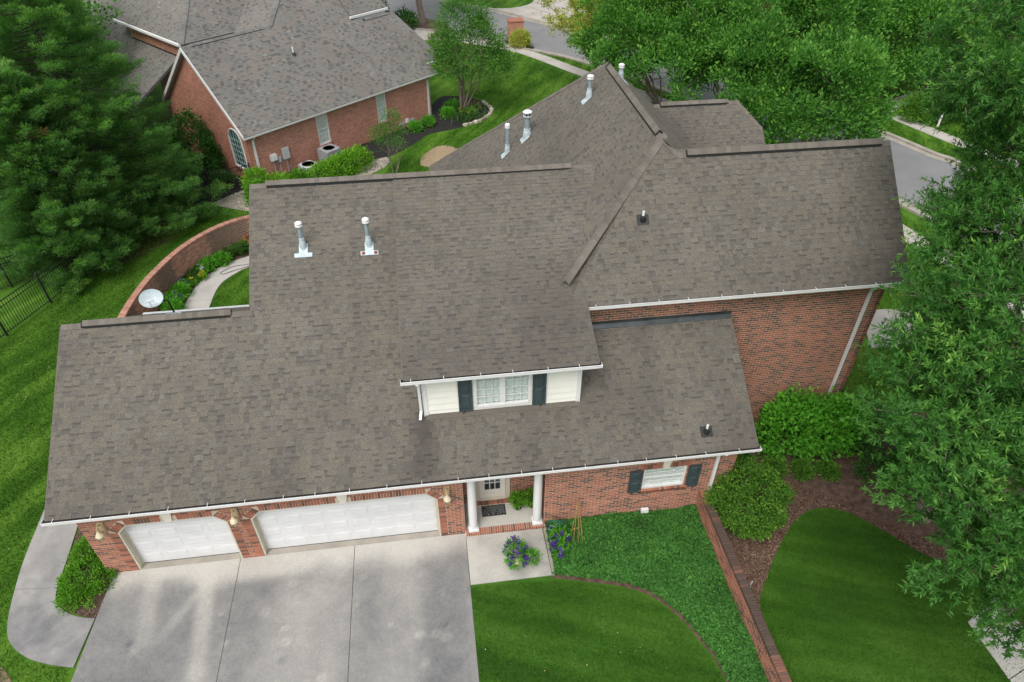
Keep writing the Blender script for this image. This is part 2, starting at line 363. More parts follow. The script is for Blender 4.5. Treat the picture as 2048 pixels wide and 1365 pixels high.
# ---- pieces: boxes (bricks) and shingles, kept as arrays, the largest in view become objects
class Pieces:
    def __init__(s): s.c = []; s.u = []; s.w = []; s.n = []; s.sz = []; s.tint = []; s.dirt = []; s.vis = []
    def add(s, c, u, w, n, sz, tint, dirt=0.0, vis=True):
        s.c.append(c); s.u.append(u); s.w.append(w); s.n.append(n); s.sz.append(sz); s.tint.append(tint); s.dirt.append(dirt); s.vis.append(vis)
BRICK_F = np.array([(0, 1, 2, 3), (1, 0, 4, 5), (2, 1, 5, 6), (3, 2, 6, 7), (0, 3, 7, 4)])
def unit_brick():   # local x = length, y = up the face, z = outward; no back face
    P = [(-.5, -.5, .5), (.5, -.5, .5), (.5, .5, .5), (-.5, .5, .5), (-.5, -.5, -.5), (.5, -.5, -.5), (.5, .5, -.5), (-.5, .5, -.5)]
    return P
def place_pieces(name, pcs, mat, parent, n_obj, unit, faces, tilt=None):
    if not pcs.c: return
    c = xf(pcs.c); u = xd(pcs.u); w = xd(pcs.w); n = xd(pcs.n); sz = np.array(pcs.sz)
    tint = np.array(pcs.tint); dirt = np.array(pcs.dirt); vis = np.array(pcs.vis)
    P = np.array(unit); chosen = np.zeros(len(c), bool)
    if n_obj:
        x, y, d = cam_px(c); vd = c-CAM_POS; vd /= np.linalg.norm(vd, axis=1)[:, None]
        area = sz[:, 0]*sz[:, 1]*np.clip(-(vd*n).sum(1), 0, 1)/d**2
        area[~vis | (abs(x) > .74) | (abs(y) > .49)] = 0
        idx = np.argsort(-area)[:n_obj]; chosen[idx[area[idx] > 0]] = True
        me = bpy.data.meshes.new(name+'_unit'); me.from_pydata([tuple(p) for p in unit], [], [tuple(f) for f in faces]); me.materials.append(mat)
        pin = PINV(parent)
        for i in np.nonzero(chosen)[0]:
            o = bpy.data.objects.new(name, me); COL.objects.link(o); o.parent = parent
            a, b, e = u[i]*sz[i, 0], w[i]*sz[i, 1], n[i]*sz[i, 2]
            o.matrix_parent_inverse = pin
            o.matrix_basis = Matrix(((a[0], b[0], e[0], c[i, 0]), (a[1], b[1], e[1], c[i, 1]), (a[2], b[2], e[2], c[i, 2]), (0, 0, 0, 1)))
            o['tint'] = float(tint[i]); o['dirt'] = float(dirt[i])
    r = ~chosen
    if r.any():
        k = len(P); U, Wv, Nn = u[r]*sz[r, :1], w[r]*sz[r, 1:2], n[r]*sz[r, 2:3]
        vv = c[r][:, None, :]+P[None, :, :1]*U[:, None]+P[None, :, 1:2]*Wv[:, None]+P[None, :, 2:3]*Nn[:, None]
        m = r.sum(); ff = (faces[None]+(np.arange(m)*k)[:, None, None]).reshape(-1, 4)
        me = np_mesh(name, vv.reshape(-1, 3), ff, np.repeat(tint[r], len(faces)), np.repeat(dirt[r], len(faces)))
        o = link(name, me, mat, parent); o.matrix_parent_inverse = PINV(parent); o['kind'] = 'stuff'
BC = .08   # brick course
def brick_tint(): return float(rng.random()*.12 if rng.random() < .24 else .2+.8*min(1, abs(rng.normal(.42, .22))))
def wing_tint(): return float(rng.random()*.13 if rng.random() < .4 else .2+.55*min(1, abs(rng.normal(.35, .2))))
def lay_bricks(pcs, o, u, n, s0, s1, z0, z1, blocked=None, limits=None, vis=None, dirt=None, tintf=brick_tint, proud=.008):
    """running bond on the plane o + u*s + z, outward normal n"""
    o = V3(*o); u = V3(*u); n = V3(*n); zv = V3(0, 0, 1); k = 0; z = z0
    while z+.04 < z1:
        zm = z+BC/2; a, b = (s0, s1) if limits is None else limits(zm)
        iv = [(a, b)]
        if blocked:
            for (p, q) in blocked(zm):
                iv = [seg for (x, y) in iv for seg in ((x, min(y, p)), (max(x, q), y)) if seg[1]-seg[0] > .02]
        for (x, y) in iv:
            s = math.floor((x-s0)/.214-1)*.214+s0+(.107 if k % 2 else 0)
            while s < y:
                p, q = max(s, x)+.008, min(s+.214, y)-.008
                if q-p > .025:
                    c = o+u*(p+q)/2+zv*zm+n*(proud-.01)
                    pcs.add(c, u, zv, n, (q-p, BC-.021, .02), tintf(), 0 if dirt is None else dirt((p+q)/2, zm), True if vis is None else vis((p+q)/2, zm))
                s += .214
        z += BC; k += 1
def wall_cells(mb, o, u, n, s0, s1, z0, z1, holes, th=.14):
    """mortar-faced wall with rectangular holes"""
    o = V3(*o); u = V3(*u); n = V3(*n)
    xs = sorted({s0, s1, *[h[0] for h in holes], *[h[1] for h in holes]}); zs = sorted({z0, z1, *[h[2] for h in holes], *[h[3] for h in holes]})
    for i in range(len(xs)-1):
        for j in range(len(zs)-1):
            xm, zm = (xs[i]+xs[i+1])/2, (zs[j]+zs[j+1])/2
            if not (s0 < xm < s1 and z0 < zm < z1) or any(h[0] < xm < h[1] and h[2] < zm < h[3] for h in holes): continue
            c = o+u*xm+V3(0, 0, zm)-n*th/2
            mb.box(c, (xs[i+1]-xs[i], th, zs[j+1]-zs[j]), ax=(u, n, V3(0, 0, 1)))
# shingle: local x across, y up the slope (0..1), z out of the roof
SH_P = [(-.5, 0, 0), (.5, 0, 0), (.5, 0, 1), (-.5, 0, 1), (.5, 1, .12), (-.5, 1, .12), (.5, 1, 0), (-.5, 1, 0)]
SH_F = np.array([(0, 1, 2, 3), (3, 2, 4, 5), (1, 6, 4, 2), (7, 0, 3, 5)])
EXPO = .143
class Trap:
    def __init__(s): s.v = []; s.t = []; s.d = []
def lay_shingles(pcs, trap, o, u, w, s_max, interval, lift=.004, dirt=None, vis=None, seed=0, tabw=(.08, .24), shadow=.42):
    """o eave start, u along the eave, w up the slope; interval(s)->(a,b)"""
    o = V3(*o); u = V3(*u); w = nrm(w); n = np.cross(u, w); n = n if n[2] > 0 else -n
    r = np.random.default_rng(seed); s = -.02; row = 0
    while s < s_max-.02:
        e = min(EXPO, s_max-s)
        a0, b0 = interval(max(s, 0)+1e-4); a1, b1 = interval(min(s+e, s_max)-1e-4)
        lo, hi = min(a0, a1), max(b0, b1); x = lo-r.random()*.3; high = r.random() < .5
        while x < hi:
            wd = r.uniform(*tabw); p, q = x, x+wd; x = q; high = not high if r.random() < .85 else high
            pb, qb = min(max(p, a0), b0), min(max(q, a0), b0); pt, qt = min(max(p, a1), b1), min(max(q, a1), b1)
            if max(qb-pb, qt-pt) < .012: continue
            th = r.uniform(.008, .011) if high else r.uniform(.003, .005)
            t = r.beta(3, 3)
            t = t*.8+.2 if high else (t*.8+.1 if r.random() < .72 else t*.25)
            cx = o+u*((pb+qb+pt+qt)/4)+w*(s+e/2)
            dd = 0 if dirt is None else float(dirt(cx[None])[0]); vv = True if vis is None else bool(vis(cx))
            if abs(pb-pt) < 1e-3 and abs(qb-qt) < 1e-3:
                pcs.add(o+u*(pb+qb)/2+w*s+n*lift, u, w, n, (qb-pb, e+.004, th), t, dd, vv)
                if not high and r.random() < shadow and e > .1:  # printed shadow line: thin dark band paints shade below the upper course
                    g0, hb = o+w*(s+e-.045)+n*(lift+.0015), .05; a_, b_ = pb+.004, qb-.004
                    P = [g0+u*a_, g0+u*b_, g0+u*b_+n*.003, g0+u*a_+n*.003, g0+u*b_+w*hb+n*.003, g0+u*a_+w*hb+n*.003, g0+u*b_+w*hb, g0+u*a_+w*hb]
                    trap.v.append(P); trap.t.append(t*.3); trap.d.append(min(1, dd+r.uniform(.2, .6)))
            else:
                P = [o+u*pb+w*s+n*lift, o+u*qb+w*s+n*lift, o+u*qb+w*s+n*(lift+th), o+u*pb+w*s+n*(lift+th), o+u*qt+w*(s+e)+n*(lift+th*.12), o+u*pt+w*(s+e)+n*(lift+th*.12), o+u*qt+w*(s+e)+n*lift, o+u*pt+w*(s+e)+n*lift]
                trap.v.append(P); trap.t.append(t); trap.d.append(dd)
        s += EXPO; row += 1
def merge_trap(pcs, trap, name, mat, parent, n_obj):
    """one object per large piece, everything else in one mesh"""
    before = set(COL.objects)
    place_pieces(name, pcs, mat, parent, n_obj, SH_P, SH_F)
    if not trap.v: return
    st = [o for o in COL.objects if o not in before and o.get('kind') == 'stuff'][0]
    me = st.data; nv = len(me.vertices); co = np.empty(nv*3, np.float32); me.vertices.foreach_get('co', co)
    npoly = len(me.polygons); lp = np.empty(npoly*4, np.int32); me.loops.foreach_get('vertex_index', lp)
    t = np.empty(npoly, np.float32); me.attributes['tint'].data.foreach_get('value', t)
    d = np.empty(npoly, np.float32); me.attributes['dirt'].data.foreach_get('value', d)
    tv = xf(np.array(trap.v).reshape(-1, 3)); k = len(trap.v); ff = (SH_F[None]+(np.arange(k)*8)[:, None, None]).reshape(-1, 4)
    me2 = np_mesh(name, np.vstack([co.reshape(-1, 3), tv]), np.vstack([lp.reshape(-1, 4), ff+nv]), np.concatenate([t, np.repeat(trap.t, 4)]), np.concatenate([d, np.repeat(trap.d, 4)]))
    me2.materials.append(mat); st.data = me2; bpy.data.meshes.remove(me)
def cap_line(name, p0, p1, dl, dr, parent, mat, half=.16, lift=(lambda t, L: .015), vent=None, step=.142, piece='cap_shingle', joined=False):
    """ridge or hip caps from p0 to p1; dl, dr unit directions down each side"""
    global CUR
    p0, p1 = xf(p0), xf(p1); L = np.linalg.norm(p1-p0); t = (p1-p0)/L; dl, dr = nrm(xd(dl)), nrm(xd(dr)); upv = V3(0, 0, 1)
    keep, CUR = CUR, None; base = MB()
    # underlay strip (the vent body where it is lifted)
    n = max(2, int(L/.25)); prev = None
    for i in range(n):
        a, b = L*i/n, L*(i+1)/n; h = max(lift((a+b)/2, L)-.008, .004); w = half-.012
        A = [p0+t*a+dl*w+upv*-.01, p0+t*a-upv*.01, p0+t*a+dr*w+upv*-.01]; B = [q+t*(b-a) for q in A]
        A2 = [p0+t*a+dl*w+upv*h, p0+t*a+upv*h, p0+t*a+dr*w+upv*h]; B2 = [q+t*(b-a) for q in A2]
        base.hexa([A[0], A[1], B[1], B[0]], [A2[0], A2[1], B2[1], B2[0]]); base.hexa([A[1], A[2], B[2], B[1]], [A2[1], A2[2], B2[2], B2[1]])
    ro = base.build(name, vent or mat, parent)
    def piece_mesh(h0, h1):
        m = MB(); o = V3(0, 0, 0); th = .009
        a = [o+dl*half+upv*(h0), o+upv*(h0+.004), o+dr*half+upv*(h0)]; b = [o+t*(step+.03)+dl*half+upv*h1, o+t*(step+.03)+upv*(h1+.004), o+t*(step+.03)+dr*half+upv*h1]
        d = upv*th
        for i, j in ((0, 1), (1, 2)):
            m.poly([a[i]+d, b[i]+d, b[j]+d, a[j]+d]); m.poly([a[j], a[j]+d, a[i]+d, a[i]][::-1]); m.poly([b[i], b[j], b[j]+d, b[i]+d])
        m.poly([a[0], b[0], b[0]+d, a[0]+d]); m.poly([a[2], a[2]+d, b[2]+d, b[2]])
        return m
    cache = {}; pin = PINV(ro); k = 0; acc = MB()
    while k*step < L-.02:
        h = lift(k*step+.05, L); key = round(h, 3)
        if key not in cache:
            me = piece_mesh(h+.006, h).mesh(piece); me.materials.append(mat); cache[key] = me
        if joined:
            off = p0+t*k*step; tt = float(rng.random())+.001
            for f in cache[key].polygons: acc.poly([off+np.array(cache[key].vertices[i].co) for i in f.vertices], tt)
        else:
            o = bpy.data.objects.new(piece, cache[key]); COL.objects.link(o); o.parent = ro; o.matrix_parent_inverse = pin
            o.location = p0+t*k*step; o['tint'] = float(rng.random()); o['dirt'] = float(max(0, rng.normal(0, .06)))
        k += 1
    if joined: setp(acc.build(piece, mat, ro), kind='stuff')
    CUR = keep; return ro

# ------------------------------------------------------------------ the setting: ground, drive, paths, road
def structure(name, mb, mat, label=None, cat=None): return mb.build(name, mat, kind='structure', label=label, cat=cat)
structure('lawn', MB().poly([(-160, -90, 0), (160, -90, 0), (160, 260, 0), (-160, 260, 0)]), M['grass_pale'])
structure('lawn', MB().prism([(.2, -1.7), (2.5, -1.7), (7.25, -.5), (7.25, -40), (.2, -40)], -.05, .004), M['grass'])
structure('lawn', MB().prism([(7.42, -.1), (18, -.1), (18, -40), (7.42, -40)], -.05, .004), M['grass'])
def stained_slab(name, poly, z, mat, parent, stain, step=.07, th=.1):
    """concrete slab: fine top grid carrying the stain values, straight sides"""
    P = np.array(poly); x0, y0 = P.min(0); x1, y1 = P.max(0)
    # map a quad bilinearly so that its edges stay straight
    nx = max(2, int((x1-x0)/step)); ny = max(2, int((y1-y0)/step)); a, b, c, d = [V3(*p, 0) for p in poly]
    U, W = np.meshgrid(np.linspace(0, 1, nx+1), np.linspace(0, 1, ny+1))
    G = ((1-U)*(1-W))[..., None]*a+(U*(1-W))[..., None]*b+(U*W)[..., None]*c+((1-U)*W)[..., None]*d
    v = G.reshape(-1, 3); v[:, 2] = z
    i = np.arange(nx)[None]+np.arange(ny)[:, None]*(nx+1); f = np.stack([i, i+1, i+nx+2, i+nx+1], -1).reshape(-1, 4)
    n0 = len(v); ring = [a, b, c, d]; ev = []; ef = []
    for k in range(4):
        p, q = ring[k], ring[(k+1) % 4]; m = n0+len(ev)
        ev += [(p[0], p[1], z-th), (q[0], q[1], z-th), (q[0], q[1], z), (p[0], p[1], z)]; ef.append((m, m+1, m+2, m+3))
    vv = np.vstack([v, np.array(ev)]); me = np_mesh(name, vv, np.vstack([f, np.array(ef)]))
    at = me.attributes.new('stain', 'FLOAT', 'POINT'); at.data.foreach_set('value', stain(vv[:, 0], vv[:, 1]).astype(np.float32))
    o = link(name, me, mat, parent); o.matrix_parent_inverse = PINV(parent); return o
def seg_dist(x, y, a, b):
    ax, ay = a; bx, by = b; t = np.clip(((x-ax)*(bx-ax)+(y-ay)*(by-ay))/((bx-ax)**2+(by-ay)**2), 0, 1)
    return np.hypot(x-ax-t*(bx-ax), y-ay-t*(by-ay)), t
def drive_stain(x, y):
    n = vnoise(x, y, .9, 1)*.5+vnoise(x, y, 2.6, 2)*.3+vnoise(x, y, 7, 3)*.2
    s = .66+.3*(n-.4)+.05*smooth01(-x, 4.5, 9)
    s = s*(.06+.94*smooth01(-y+.45*(vnoise(x, y, 1.8, 4)-.5), .15, 1.05))         # rain-washed strip along the doors
    for a, b, w, k in (((-8.55, -.1), (-8.3, -2.2), .26, .55), ((-7.05, -.1), (-6.75, -3.2), .24, .75), ((-7.05, -.7), (-7.9, -2.2), .14, .4), ((-6.75, -3.2), (-6.75, -6), .3, .3)):
        d, t = seg_dist(x, y, a, b); s = s*(1-k*(1-smooth01(d, w*.25, w*1.5))*(1-.55*t))
    d, t = seg_dist(x, y, (-4.1, -2.0), (-4.4, -6.5)); s = s-.2*(1-smooth01(d, .5, 1.7))
    d, t = seg_dist(x, y, (-1.6, -.9), (-2.0, -6.5)); s = s-.17*(1-smooth01(d, .2, 1.0))
    d, t = seg_dist(x, y, (-.55, -1.0), (-.5, -6.5)); s = s+.12*(1-smooth01(d, .25, .85))
    r_ = np.random.default_rng(4)
    for _ in range(26):                       # pale drip rings and a few oil spots
        cx, cy, rr = r_.uniform(-9.3, 0), r_.uniform(-5.5, -.8), r_.uniform(.05, .14); d = np.hypot(x-cx, (y-cy)*1.1)
        s = s+(-.2 if r_.random() < .7 else .22)*np.exp(-((d-rr*.6)/(rr*.5))**2)
    return np.clip(s, 0, 1)
drive = thing('driveway', 'wide weathered concrete driveway with dark mould stains before the garage doors', None, (-4, -2, 0), kind='structure')
for q in (((-10.2, -15), (-6.225, -15), (-6.225, -.02), (-9.66, -.02)), ((-6.21, -15), (-3.015, -15), (-3.015, -.02), (-6.21, -.02)), ((-3.0, -15), (.205, -15), (.205, -.02), (-3.0, -.02))):
    stained_slab('slab', q, .03, M['concrete'], drive, drive_stain)
MB().bb(-9.7, .2, -15, -.03, -.05, .008).build('joint_filler', M['gutter_dirt'], drive)
walk = thing('front_walk', 'pale square concrete pad in front of the porch step', None, (1.3, -.8, 0), kind='structure')
stained_slab('slab', ((.22, -1.7), (2.5, -1.7), (2.48, -.06), (.22, -.06)), .034, M['concrete'], walk,
             lambda x, y: np.clip(.07+.3*(vnoise(x, y, 3, 8)-.35)+.22*smooth01(x, 1.9, 2.45)*vnoise(x, y, 6, 9)+.2*(1-smooth01(np.hypot(x-1.7, y+1.25), .3, .6)), 0, 1), .05)
MB().bb(2.515, 2.6, -1.72, -.06, -.05, .03).build('edging', M['kerb'], walk)
# curved side path
po = spline([(-12.45, 2.6), (-12.35, .9), (-12.2, -.2), (-11.98, -1.2), (-11.68, -1.78), (-11.1, -2.24), (-10.4, -2.52), (-9.84, -2.66)], 8)
pi_ = spline([(-11.3, 2.6), (-11.15, .9), (-11.06, -.3), (-10.94, -.72), (-10.62, -1.04), (-10.3, -1.22), (-10.0, -1.32), (-9.74, -1.36)], 8)
path = thing('side_path', 'curved concrete path sweeping round the juniper bed to the driveway', None, (-11.3, 0, 0), kind='structure')
def pst(x, y): return np.clip(.45+.6*(vnoise(x, y, 2.2, 5)*.6+vnoise(x, y, 6, 6)*.4-.4)+.2*smooth01(-y, .2, 1.6), 0, 1)
def ribbon(name, A, B, z, mat, parent, stain=None, nw=14, th=.08):
    A, B = [V3(*a, 0)[:2] for a in [p[:2] for p in A]], [V3(*a, 0)[:2] for a in [p[:2] for p in B]]
    v = []; n = len(A)
    for a, b in zip(A, B):
        for k in range(nw+1): p = a+(b-a)*k/nw; v.append((p[0], p[1], z))
    f = [(i*(nw+1)+k, i*(nw+1)+k+1, (i+1)*(nw+1)+k+1, (i+1)*(nw+1)+k) for i in range(n-1) for k in range(nw)]
    for side in (0, nw):
        for i in range(n-1):
            m = len(v); p, q = v[i*(nw+1)+side], v[(i+1)*(nw+1)+side]; v += [(p[0], p[1], z-th), (q[0], q[1], z-th), q, p]; f.append((m, m+1, m+2, m+3))
    v = np.array(v); me = np_mesh(name, v, np.array(f))
    if stain is not None: at = me.attributes.new('stain', 'FLOAT', 'POINT'); at.data.foreach_set('value', stain(v[:, 0], v[:, 1]).astype(np.float32))
    o = link(name, me, mat, parent)
    if parent is not None: o.matrix_parent_inverse = PINV(parent)
    return o
for a, b in ((0, 16), (16, 36), (36, 57)):
    A, B = po[a:b+1], pi_[a:b+1]
    if b < 57:  # leave a joint
        A = A[:-1]+[A[-1]+(A[-2]-A[-1])*.06]; B = B[:-1]+[B[-1]+(B[-2]-B[-1])*.06]
    ribbon('slab', A, B, .032, M['pathcrete'], path, pst)
ribbon('joint_filler', po[:56], pi_[:56], .006, M['gutter_dirt'], path, nw=1)
# garden path behind the low garage, inside the curved wall
gi = spline([(-9.0, 8.9), (-9.55, 11.2), (-9.62, 12.7), (-9.5, 14.2), (-8.95, 15.1), (-8.35, 15.6), (-7, 16.1)], 8)
go = spline([(-10.1, 8.9), (-10.62, 11.2), (-10.68, 12.8), (-10.45, 14.4), (-9.75, 15.7), (-8.58, 16.5), (-7, 17.0)], 8)
gpath = thing('garden_path', 'pale curved concrete path between the flower bed and small rear lawn', None, (-9.8, 13, 0), kind='structure')
for a, b in ((0, 18), (18, 48)):
    ribbon('slab', go[a:b+1][:-1]+[go[b]+(go[b-1]-go[b])*.05], gi[a:b+1][:-1]+[gi[b]+(gi[b-1]-gi[b])*.05], .03, M['pathcrete'], gpath, lambda x, y: np.clip(.1+.3*(vnoise(x, y, 2, 7)-.4), 0, 1))
# beds
def bed(name, poly, mat, z=.012, bumpy=.03):
    P = np.array(poly); x0, y0 = P.min(0); x1, y1 = P.max(0); s = max(.12, math.sqrt((x1-x0)*(y1-y0)/2600))
    xs, ys = np.arange(x0, x1+s, s), np.arange(y0, y1+s, s); X, Y = np.meshgrid(xs, ys); nx = len(xs)
    v = np.stack([X.ravel(), Y.ravel(), z+bumpy*vnoise(X, Y, 3, 12).ravel()], 1)
    i = (np.arange(nx-1)[None]+np.arange(len(ys)-1)[:, None]*nx).ravel(); f = np.stack([i, i+1, i+nx+1, i+nx], 1)
    cc = v[f].mean(1); f = f[inside(cc[:, 0], cc[:, 1], poly)]
    # a smooth rim so that the border does not step
    ring = [V3(*p) for p in poly]; me = np_mesh(name, v, f); o = link(name, me, mat); o['kind'] = 'structure'
    return o
def sheet(name, poly, mat, z):
    return structure(name, MB().prism(poly, z-.03, z), mat)
def S2(pts, n=8): return [(p[0], p[1]) for p in spline([(x, y, 0) for x, y in pts], n)]
mulchR = S2([(7.46, -10), (7.56, -7.5), (7.6, -6.4), (7.68, -4.6), (7.9, -3.3), (8.45, -2.5), (9.1, -1.75), (9.75, -1.1), (10.4, -.66), (11.0, -.52), (11.8, -.78), (12.6, -1.65), (13.3, -2.5), (14.6, -3.4), (18, -4.5)])+[(18, 2.9), (8.1, 2.9), (8.1, 0), (7.46, 0)]
sheet('mulch_bed', mulchR, M['mulchbase'], .012)
junbed = S2([(-11.25, 2.6), (-11.1, .9), (-11.0, -.3), (-10.88, -.68), (-10.58, -1.0), (-10.28, -1.17), (-10.0, -1.28), (-9.72, -1.33), (-9.66, -.05)], 6)+[(-9.6, 2.6)]
sheet('soil_bed', junbed, M['soil'], .012)
ivybed = S2([(2.5, -1.74), (3.25, -1.93), (4.45, -2.28), (5.17, -2.72), (5.66, -3.36), (5.97, -4.02), (6.18, -4.5), (6.3, -5.3), (6.4, -6.4), (6.6, -9)], 6)+[(7.2, -9), (7.2, 0), (2.6, 0), (2.6, -1.7)]
sheet('planting_bed', S2([(2.45, -1.77), (3.22, -1.96), (4.44, -2.32), (5.15, -2.75), (5.64, -3.38), (5.95, -4.03), (6.15, -4.51), (6.27, -5.3), (6.36, -6.4), (6.56, -9)], 6)+[(7.2, -9), (7.2, 0), (2.6, 0), (2.6, -1.7)], M['mulchbase'], .01)
nbbed = S2([(-5.2, 24.6), (-3.6, 25.7), (-2.2, 26.6), (-.6, 28.4), (.2, 29.6), (1.7, 30.2), (3.2, 31.0), (4.1, 31.9), (4.6, 33.2), (4.3, 34.6), (3.1, 35.8), (1.5, 36.2), (.6, 34.5)], 6)+[(.6, 32.6), (-9.2, 23.9), (-8.6, 22.4)]
sheet('black_mulch_bed', nbbed, M['blackmulch'], .012)
sheet('black_mulch_bed', [(-13.4, 22.4), (-10.4, 21.6), (-9.2, 22.6), (-9.4, 24.2), (-13.6, 27.6), (-15, 25.5)], M['blackmulch'], .008)
flbed = S2([(-11.9, 9), (-11.9, 11.5), (-11.55, 13.2), (-10.85, 15.1), (-9.7, 16.7), (-8.4, 17.6), (-7, 18.1)], 6)+[(-7, 17.0)]+[(p[0], p[1]) for p in go[::-1][8:]]
sheet('flower_bed', flbed, M['soil'], .012)
sheet('pebble_bed', S2([(-11.4, 21.9), (-10.5, 22.9), (-9.7, 23.3), (-8.8, 22.6), (-8.6, 21.6), (-9.3, 20.9)], 6), M['kerb'], .012)
sheet('pebble_bed', S2([(-4.8, 23.6), (-3.6, 25.4), (-2.6, 26.5), (-2.2, 26.2), (-2.4, 25.3), (-3.4, 24.2), (-4.3, 23.2)], 6), M['kerb'], .018)
WCP = sheet('wood_chip_patch', S2([(-.4, 25.2), (-.3, 26.2), (.3, 27.3), (1.0, 27.8), (1.8, 27.3), (1.9, 26.4), (1.4, 25.6), (.6, 24.6)], 6)+[(-.4, 25.2)], M['woodchip'], .012)
# road, kerbs and verges (the street curves round the corner lot)
near = S2([(-30, 66), (-12, 60), (0, 53.5), (4.5, 50.3), (9, 46.2), (12.9, 42.3), (18, 34), (22.3, 24.5), (24.5, 17.2), (25.2, 15.2), (25.7, 13.0), (26.4, 8), (26.6, -10), (26.6, -40)], 6)
far = S2([(-24, 82), (-6, 72), (3.5, 63), (7.4, 59), (10.6, 55), (15.6, 49), (22, 38.5), (27, 29.6), (28.9, 25.2), (29.8, 22.7), (30.7, 20.6), (32.2, 12), (32.8, -10), (32.8, -40)], 6)
ribbon('road', near, far, .004, M['asphalt'], None, nw=6)['kind'] = 'structure'
def offset(L, d):
    out = []
    for i, p in enumerate(L):
        a, b = np.array(L[max(i-1, 0)]), np.array(L[min(i+1, len(L)-1)]); t = (b-a)/np.linalg.norm(b-a); out.append((p[0]-t[1]*d, p[1]+t[0]*d))
    return out
def kerb(L, side):
    A, B = (L, offset(L, side*.28)); m = MB()
    for i in range(len(A)-1):
        m.hexa([(*A[i], 0), (*A[i+1], 0), (*B[i+1], 0), (*B[i], 0)], [(*A[i], .1), (*A[i+1], .1), (*B[i+1], .12), (*B[i], .12)])
    structure('kerb', m, M['kerb'])
kerb(near, -1); kerb(far, 1)
for L_, sd_ in ((near, 1), (far, -1)):
    ribbon('gutter_pan', L_, offset(L_, sd_*.42), .009, M['kerb'], None, nw=1)['kind'] = 'structure'
def sidewalk(L, width, side=1, step=1):
    t = thing('sidewalk', 'pale concrete sidewalk along the grass verge', None, (L[len(L)//2][0], L[len(L)//2][1], 0), kind='structure')
    B = offset(L, width*side)
    for i in range(0, len(L)-1, step):
        j = min(i+step, len(L)-1); a, b, c, d = V3(*L[i]), V3(*L[j]), V3(*B[j]), V3(*B[i]); g = .985
        MB().prism([tuple(a), tuple(a+(b-a)*g), tuple(d+(c-d)*g), tuple(d)], -.02, .03).build('slab', M['walk'], t)
sidewalk(S2([(-3, 52.5), (3, 49.2), (7.8, 45.6), (11.9, 39.2), (17, 31), (20.6, 21.5), (22.4, 14.2), (23.0, 12.1), (23.6, 8), (23.8, -8)], 6), 1.15, 1)
sidewalk(S2([(30.4, 28.4), (31.5, 25.1), (32.7, 21.9), (34, 18), (35, 10), (35.4, -8)], 5), 1.1, 1)
sidewalk(S2([(30.5, 28.3), (31.8, 29.7), (33.3, 30.8), (36, 32)], 3), 1.0, 1)
structure('far_driveway', MB().prism(S2([(6.8, 59.7), (9.2, 59.4), (11.2, 60.5), (12.2, 63), (12.4, 70), (17, 70), (15.6, 62), (15.2, 57), (13.4, 54.2), (12.1, 53.2)], 4), -.02, .016), M['walk'])
structure('neighbour_driveway', MB().prism([(-.6, 50.2), (2.2, 49.5), (4.6, 50.6), (1.2, 53.2), (-1.5, 53.2)], -.02, .02), M['walk'])
structure('mulch_island', MB().prism(S2([(-1.4, 53.4), (1.4, 52.7), (2.9, 53.8), (2.6, 55.3), (0, 57.2), (-2.5, 57), (-1.4, 53.4)], 5), -.02, .012), M['mulchbase'])
structure('black_mulch_bed', MB().prism(S2([(7.2, 47.6), (8.6, 46.5), (9.4, 46.2), (9.6, 46.8), (8.6, 48.8), (7.6, 49), (7.2, 47.6)], 5), -.02, .014), M['blackmulch'])
# small slab beside the wing and the walk under the oak
structure('side_stoop', MB().prism(S2([(16.6, 6.4), (17.0, 7.4), (17.5, 8.4), (18.4, 8.7), (20, 8.2), (20, 6.4)], 4), -.02, .03), M['walk'])
s_ = thing('corner_walk', 'grey concrete walk showing under the big leafy tree', None, (13.4, -5.6, 0), kind='structure')
for q in (((13.15, -4.5), (14.4, -3.9), (14.55, -5.55), (13.2, -6.0)), ((13.21, -6.02), (14.56, -5.57), (14.8, -7.6), (13.4, -7.9))):
    MB().prism(list(q), -.02, .03).build('slab', M['pathcrete'], s_)

# ------------------------------------------------------------------ scatter: grass, ground cover, chips
def pts_in(poly, dens, r=rng):
    P = np.array(poly); lo, hi = P.min(0), P.max(0); n = int((hi[0]-lo[0])*(hi[1]-lo[1])*dens)
    p = lo+(hi-lo)*r.random((n, 2)); return p[inside(p[:, 0], p[:, 1], poly)]
def blades(pts, hgt, wid, lean=.75):
    n = len(pts); a = rng.random(n)*2*np.pi; b = a+rng.normal(0, .7, n); h = hgt*(.6+.8*rng.random(n)); l = h*lean*(.3+rng.random(n))
    w = wid*(.6+.8*rng.random(n))/2
    base = np.c_[pts, np.zeros(n)]; s = np.c_[np.cos(a), np.sin(a), np.zeros(n)]*w[:, None]
    tip = base+np.c_[np.cos(b+1.57)*l, np.sin(b+1.57)*l, h]
    return np.stack([base-s, base+s, tip], 1)
def grass(name, poly, dens, hgt, wid, holes=(), mat='grass_pale'):
    p = pts_in(poly, dens)
    for h in holes: p = p[~inside(p[:, 0], p[:, 1], h)]
    B = blades(p, hgt, wid); n = len(B)
    me = np_mesh(name, B.reshape(-1, 3), np.arange(n*3).reshape(-1, 3), rng.normal(0, .35, n))
    o = link(name, me, M[mat]); o['kind'] = 'stuff'; return o
ivy_edge = S2([(2.4, -1.86), (3.2, -2.03), (4.42, -2.39), (5.1, -2.82), (5.57, -3.43), (5.87, -4.08), (6.07, -4.55), (6.19, -5.3), (6.27, -6.4), (6.47, -9)], 6)
grass('grass', [(.24, -1.76)]+ivy_edge+[(.24, -9)], 1700, .05, .018, mat='grass')
lawnR = [(7.75, -9)]+[(x, y-.03) for x, y in mulchR if y < -.4 and x < 15 and x > 7.7][1:]+[(15, -9), (7.75, -9)]
grass('grass', lawnR, 1500, .05, .018, mat='grass')
